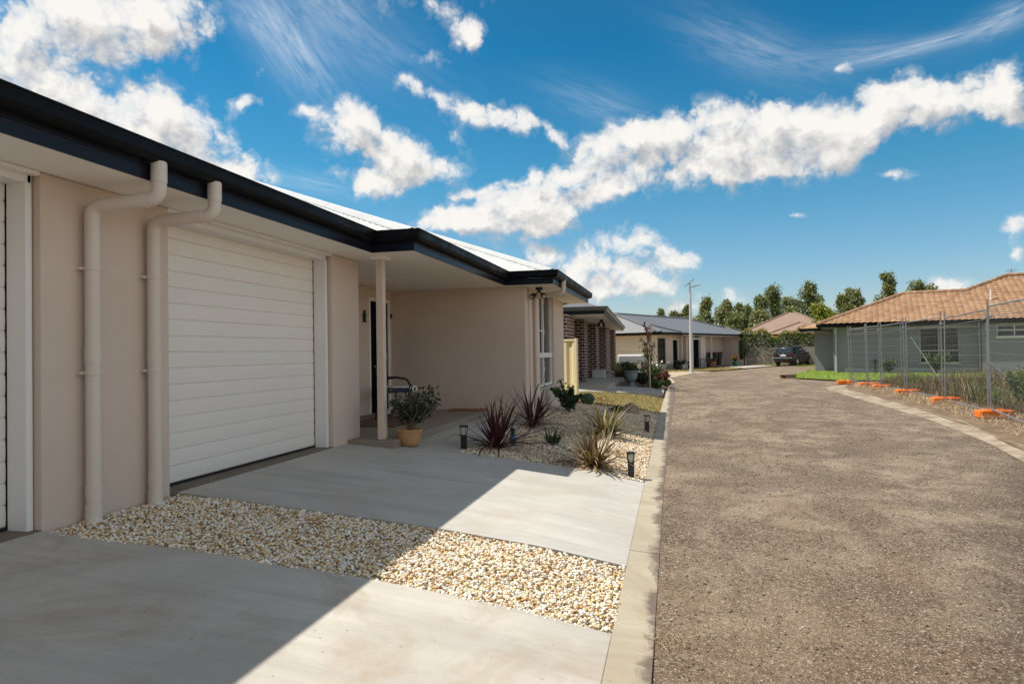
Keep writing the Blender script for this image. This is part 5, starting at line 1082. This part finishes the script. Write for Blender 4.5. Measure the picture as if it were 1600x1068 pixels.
BLOBS = [(-0.8173, 0.3693, 8.4182, 1.7316, 9.8536, -22.9187, 1.0), (-0.7161, 0.4083, 12.4332, 3.5488, 10.7464, -24.8079, 1.0), (-0.8681, 0.3141, 12.6194, -0.0442, 5.2508, -26.3374, 1.0), (-0.7972, 0.4145, 13.5129, -0.0759, 10.7956, -49.4704, 0.7), (-0.7423, 0.2993, 17.191, -5.7701, -6.697, -27.5973, 1.0), (-0.6756, 0.2924, 14.1376, -7.608, -9.529, -19.9871, 1.0), (-0.6288, 0.2653, 14.4472, -7.3479, -13.9657, -30.9094, 1.0), (-0.7135, 0.2528, 10.717, -4.5543, -8.905, -22.9943, 1.0), (-0.4715, 0.3224, 25.7658, -10.157, -8.3733, -29.7448, 1.0), (-0.4134, 0.2958, 13.1996, -7.527, -14.052, -30.2861, 1.0), (-0.3447, 0.2743, 19.3271, -3.9127, -6.5417, -43.4026, 1.0), (-0.4322, 0.2434, 17.8443, -1.8422, -2.2884, -43.8967, 1.0), (-0.2265, 0.332, 17.0863, -5.0634, -11.4468, -47.5582, 0.85), (-0.2968, 0.3491, 23.3554, -5.0043, -8.8415, -58.7986, 0.7), (-0.3665, 0.3644, 25.0905, -7.8895, -15.1845, -73.3023, 0.6), (-0.3208, 0.3151, 27.4711, -17.6774, -29.0564, -55.9717, 0.55), (-0.1518, 0.3044, 15.8049, -15.2732, -59.9831, -73.2775, 0.45), (-0.3277, 0.4642, 17.1433, -12.292, -28.0569, -62.975, 0.8), (-0.2859, 0.4357, 35.5872, -25.2736, -21.7807, -45.8379, 0.9), (-0.3454, 0.4078, 35.8076, -0.5822, 2.2132, -78.5724, 0.55), (-0.5197, 0.3339, 48.1343, -0.5651, 7.9114, -102.7318, 0.5), (-0.5787, 0.376, 37.668, 37.3697, 97.7171, -111.0935, 0.55), (-0.5956, 0.3406, 39.144, 6.9492, 28.5299, -104.4133, 0.55), (0.3936, 0.2889, 31.3499, 6.3312, 2.8957, -32.7943, 1.0), (0.3353, 0.2899, 25.1314, 3.3647, 0.0222, -37.4325, 1.0), (0.2785, 0.3041, 22.3868, -0.527, -4.8794, -27.6652, 1.0), (0.2046, 0.281, 17.3338, 2.54, 1.0273, -26.0103, 1.0), (0.1246, 0.2914, 17.2273, -0.3795, -3.0161, -25.5918, 1.0), (0.0567, 0.2904, 14.4145, -0.3065, -2.2277, -23.0864, 1.0), (-0.0413, 0.2814, 15.6721, 2.5859, 2.8741, -28.8173, 1.0), (-0.0869, 0.2928, 27.0897, -0.5251, -2.2848, -41.6095, 0.8), (0.073, 0.2494, 18.5805, -2.0533, -6.5121, -36.7024, 1.0), (0.1564, 0.2467, 20.6219, -0.4498, -5.2748, -46.7436, 0.9), (0.2385, 0.2604, 41.6388, -0.9439, -6.4843, -45.3499, 0.8), (0.2851, 0.217, 27.0115, -5.0557, -34.6192, -104.3085, 0.75), (0.1476, 0.2186, 34.2184, 5.0489, 9.5025, -118.2694, 0.6), (0.4113, 0.2569, 41.2508, -0.9738, -11.4274, -56.4154, 0.8), (-0.1343, 0.2382, 13.295, 2.2061, 4.8269, -37.0968, 1.0), (-0.1906, 0.231, 19.3573, -0.3328, -0.7932, -32.9037, 1.0), (-0.2288, 0.2003, 15.0061, 2.4939, 4.4108, -28.69, 1.0), (-0.0603, 0.2436, 15.6247, -0.3008, -2.6419, -47.5282, 0.9), (-0.182, 0.1857, 26.6572, -0.4536, -1.0668, -43.9827, 0.9), (-0.304, 0.1873, 21.0592, -4.1421, -8.5405, -49.1909, 0.8), (-0.2752, 0.2322, 24.5332, 6.512, 22.5068, -90.4732, 0.6), (-0.332, 0.1873, 35.8283, -0.5194, 0.192, -61.3545, 0.6), (-0.0573, 0.1587, 22.6747, -2.4321, -5.9597, -45.8156, 1.0), (0.0094, 0.1223, 24.1423, -3.8305, -12.9628, -68.5719, 0.95), (-0.1087, 0.1149, 12.459, -2.44, -7.3169, -35.5239, 1.0), (-0.0449, 0.0945, 16.9702, -0.3145, -2.0406, -60.688, 0.9), (-0.1875, 0.1382, 44.4426, -0.7413, -1.6639, -77.4303, 0.8), (-0.1556, 0.0884, 11.9063, -0.2022, -1.2021, -53.7787, 0.7), (0.0679, 0.0785, 30.7025, -0.6081, -4.1283, -101.8882, 0.75), (0.2279, 0.3559, 51.1964, 12.1415, 10.1275, -118.1778, 0.75), (0.3373, 0.0791, 32.5965, -0.7147, -6.256, -90.7593, 0.9), (0.409, 0.1039, 75.1771, -1.6785, -8.0654, -83.7362, 0.8), (0.4086, 0.1396, 47.2446, 20.0753, 34.1443, -59.3517, 0.7), (0.1588, 0.1739, 47.7773, -1.0119, -20.4937, -236.469, 0.5), (0.0082, 0.0608, 14.1178, -0.2696, -3.4087, -110.0425, 0.5)]
CIRRUS = [(-0.5402, 0.4123, 7.1025, -9.8662, -19.5435, -16.5074, 0.55), (-0.483, 0.4628, 9.8274, -10.7604, -17.8294, -23.6542, 0.35), (-0.5863, 0.4368, 17.2655, -14.7886, -21.3708, -34.5535, 0.3), (-0.4208, 0.4141, 7.6045, -5.024, -8.1101, -18.3142, 0.16), (0.1103, 0.3958, 9.5928, -4.3183, -14.5198, -30.5785, 0.3), (0.3166, 0.361, 12.3236, 2.5502, 4.7453, -125.0341, 0.55), (0.4018, 0.3707, 27.2718, 9.9498, 16.2036, -68.8748, 0.5), (0.2373, 0.3676, 11.1928, 0.7168, -6.1167, -61.4773, 0.22), (-0.0952, 0.344, 11.0126, -4.7904, -14.4862, -37.3897, 0.22), (-0.5207, 0.2396, 12.724, -2.8434, -11.9968, -76.1413, 0.3)]
def field(du, dv):
    """cloud density in (azimuth, elevation), evaluated at an offset"""
    u = math_(nt, 'ADD', az, du); v = math_(nt, 'ADD', el, dv)
    cx = N(nt, 'ShaderNodeCombineXYZ'); nt.links.new(u, cx.inputs[0]); nt.links.new(v, cx.inputs[1]); p = cx.outputs[0]
    wv = N(nt, 'ShaderNodeTexNoise'); wv.inputs['Scale'].default_value = 8; wv.inputs['Detail'].default_value = 8; wv.inputs['Roughness'].default_value = .6; nt.links.new(p, wv.inputs['Vector'])
    w1 = N(nt, 'ShaderNodeVectorMath', operation='SUBTRACT'); nt.links.new(wv.outputs['Color'], w1.inputs[0]); w1.inputs[1].default_value = (.5,.5,.5)
    w2 = N(nt, 'ShaderNodeVectorMath', operation='MULTIPLY_ADD'); nt.links.new(w1.outputs[0], w2.inputs[0]); w2.inputs[1].default_value = (.085,.06,0); nt.links.new(p, w2.inputs[2]); pw = w2.outputs[0]
    tot = None
    for (a, e, m00, m01, m10, m11, wt) in BLOBS:
        s = N(nt, 'ShaderNodeVectorMath', operation='SUBTRACT'); nt.links.new(pw, s.inputs[0]); s.inputs[1].default_value = (a, e, 0)
        d1 = N(nt, 'ShaderNodeVectorMath', operation='DOT_PRODUCT'); nt.links.new(s.outputs[0], d1.inputs[0]); d1.inputs[1].default_value = (m00, m01, 0)
        d2 = N(nt, 'ShaderNodeVectorMath', operation='DOT_PRODUCT'); nt.links.new(s.outputs[0], d2.inputs[0]); d2.inputs[1].default_value = (m10, m11, 0)
        q = math_(nt, 'MULTIPLY_ADD', d1.outputs['Value'], d1.outputs['Value'], math_(nt, 'MULTIPLY', d2.outputs['Value'], d2.outputs['Value']))
        gss = math_(nt, 'POWER', .35, q)
        tot = math_(nt, 'MULTIPLY', gss, wt) if tot is None else math_(nt, 'MULTIPLY_ADD', gss, wt, tot)
    f1 = noise(nt, p, 16, 12, .615, .1)
    vb_ = N(nt, 'ShaderNodeTexVoronoi', feature='F1', voronoi_dimensions='2D'); vb_.inputs['Scale'].default_value = 17; vb_.inputs['Detail'].default_value = 3.5; vb_.inputs['Roughness'].default_value = .58; vb_.inputs['Lacunarity'].default_value = 2.2
    nt.links.new(pw, vb_.inputs['Vector'])
    f1 = math_(nt, 'ADD', math_(nt, 'MULTIPLY', f1, .62), math_(nt, 'MULTIPLY', math_(nt, 'SUBTRACT', 1.44, vb_.outputs['Distance']), .30))
    # unseen clouds added behind and above the view to brighten and whiten the shade
    gz = noise(nt, nrm.outputs[0], 2.6, 6, .55, .2)
    rest = math_(nt, 'MAXIMUM', ramp(nt, math_(nt, 'ABSOLUTE', math_(nt, 'ADD', az, .22)), [(.74, 0), (.95, 1)]), ramp(nt, el, [(.43, 0), (.60, 1)]))
    fill_clouds = math_(nt, 'MULTIPLY', math_(nt, 'MULTIPLY', ramp(nt, gz, [(.43, 0), (.58, 1)]), rest), ramp(nt, el, [(0, .5), (.12, 1)]))
    tot = math_(nt, 'MAXIMUM', math_(nt, 'MINIMUM', tot, .98), fill_clouds)
    return math_(nt, 'MULTIPLY_ADD', math_(nt, 'MULTIPLY', math_(nt, 'SUBTRACT', f1, .5), 2.4), math_(nt, 'MINIMUM', math_(nt, 'MULTIPLY_ADD', tot, 2.0, .10), 1.0), tot), f1
D, F1 = field(0, 0); D2, F2 = field(-.014, .028)
alpha = ramp(nt, D, [(.18, 0), (.40, .20), (.66, .80), (.95, 1)])
lit = math_(nt, 'ADD', math_(nt, 'MULTIPLY', math_(nt, 'SUBTRACT', D, D2), .85), math_(nt, 'SUBTRACT', .90, math_(nt, 'MULTIPLY', math_(nt, 'MINIMUM', math_(nt, 'MAXIMUM', D2, 0), 1.5), .36)))
shade = ramp(nt, lit, [(.10, (.56, .56, .57)), (.50, (.75, .735, .72)), (1.0, (1.0, .97, .925))])
lum = N(nt, 'ShaderNodeVectorMath', operation='SCALE'); nt.links.new(shade, lum.inputs[0])
# clouds opposite the sun brightened further, to fill the shaded house front
front = math_(nt, 'MULTIPLY', math_(nt, 'MAXIMUM', math_(nt, 'SUBTRACT', sx.outputs['X'], .40), 0), 1.7)
nt.links.new(math_(nt, 'MULTIPLY', math_(nt, 'ADD', front, 1.0), .76/SKY_STR), lum.inputs['Scale'])
# thin high cirrus
ci = []
def streak(a, e, m00, m01, m10, m11, wt):
    s = N(nt, 'ShaderNodeCombineXYZ'); nt.links.new(math_(nt, 'SUBTRACT', az, a), s.inputs[0]); nt.links.new(math_(nt, 'SUBTRACT', el, e), s.inputs[1])
    d1 = N(nt, 'ShaderNodeVectorMath', operation='DOT_PRODUCT'); nt.links.new(s.outputs[0], d1.inputs[0]); d1.inputs[1].default_value = (m00, m01, 0)
    d2 = N(nt, 'ShaderNodeVectorMath', operation='DOT_PRODUCT'); nt.links.new(s.outputs[0], d2.inputs[0]); d2.inputs[1].default_value = (m10, m11, 0)
    q = math_(nt, 'MULTIPLY_ADD', d1.outputs['Value'], d1.outputs['Value'], math_(nt, 'MULTIPLY', d2.outputs['Value'], d2.outputs['Value']))
    cv = N(nt, 'ShaderNodeCombineXYZ'); nt.links.new(math_(nt, 'MULTIPLY', d1.outputs['Value'], .5), cv.inputs[0]); nt.links.new(math_(nt, 'MULTIPLY', d2.outputs['Value'], 1.2), cv.inputs[1])
    nz = noise(nt, cv.outputs[0], 2.2, 9, .65, .8)
    return math_(nt, 'MULTIPLY', math_(nt, 'MULTIPLY', math_(nt, 'POWER', .35, q), wt), ramp(nt, nz, [(.3, 0), (.75, 1)]))
cir = None
for c in CIRRUS:
    k = streak(*c); cir = k if cir is None else math_(nt, 'ADD', cir, k)
# deepen blue above the horizon; overhead, past the view, tinted to warm the shade
tint = ramp(nt, el, [(0, (.86, .78, .79)), (.12, (.56, .78, .84)), (.25, (.26, .76, .84)), (.42, (.08, .61, .77)), (.62, (.20, .55, .62)), (1.2, (.34, .56, .58))])
skyc = mixc(nt, 1.0, sky.outputs['Color'], tint, 'MULTIPLY')
cw = N(nt, 'ShaderNodeVectorMath', operation='SCALE'); cw.inputs[0].default_value = (.86,.88,.90); cw.inputs['Scale'].default_value = .9/SKY_STR
c1 = mixc(nt, math_(nt, 'MINIMUM', cir, .6), skyc, cw.outputs[0])
# lay the clouds over the sky, the added unseen ones included
c2 = mixc(nt, alpha, c1, lum.outputs[0])
nt.links.new(c2, bg.inputs['Color'])
W.cycles.sampling_method = 'MANUAL'; W.cycles.sample_map_resolution = 512
# ------------------------------------------------------------------ camera
cam = bpy.data.cameras.new('camera'); co = bpy.data.objects.new('camera', cam); COL.objects.link(co)
cam.sensor_fit = 'HORIZONTAL'; cam.sensor_width = 36; cam.lens = 24.0075; cam.clip_start = .05; cam.clip_end = 3000
t_, p_, r_ = radians(13.2748), radians(.91046), radians(.9)
Fw = np.array((-cos(p_)*sin(t_), cos(p_)*cos(t_), sin(p_))); Rt = np.array((cos(t_), sin(t_), 0)); Up = np.cross(Rt, Fw)
X_ = cos(r_)*Rt - sin(r_)*Up; Y_ = sin(r_)*Rt + cos(r_)*Up
co.matrix_world = Matrix(((X_[0],Y_[0],-Fw[0],0),(X_[1],Y_[1],-Fw[1],0),(X_[2],Y_[2],-Fw[2],1.07),(0,0,0,1)))
cam.dof.use_dof = True; cam.dof.focus_distance = 7.5; cam.dof.aperture_fstop = 3.5
SC.camera = co
SC.view_settings.view_transform = 'Standard'; SC.view_settings.look = 'None'; SC.view_settings.gamma = 1; SC.view_settings.exposure = 0.34
SC.cycles.use_denoising = True; SC.cycles.max_bounces = 8; SC.cycles.transparent_max_bounces = 8
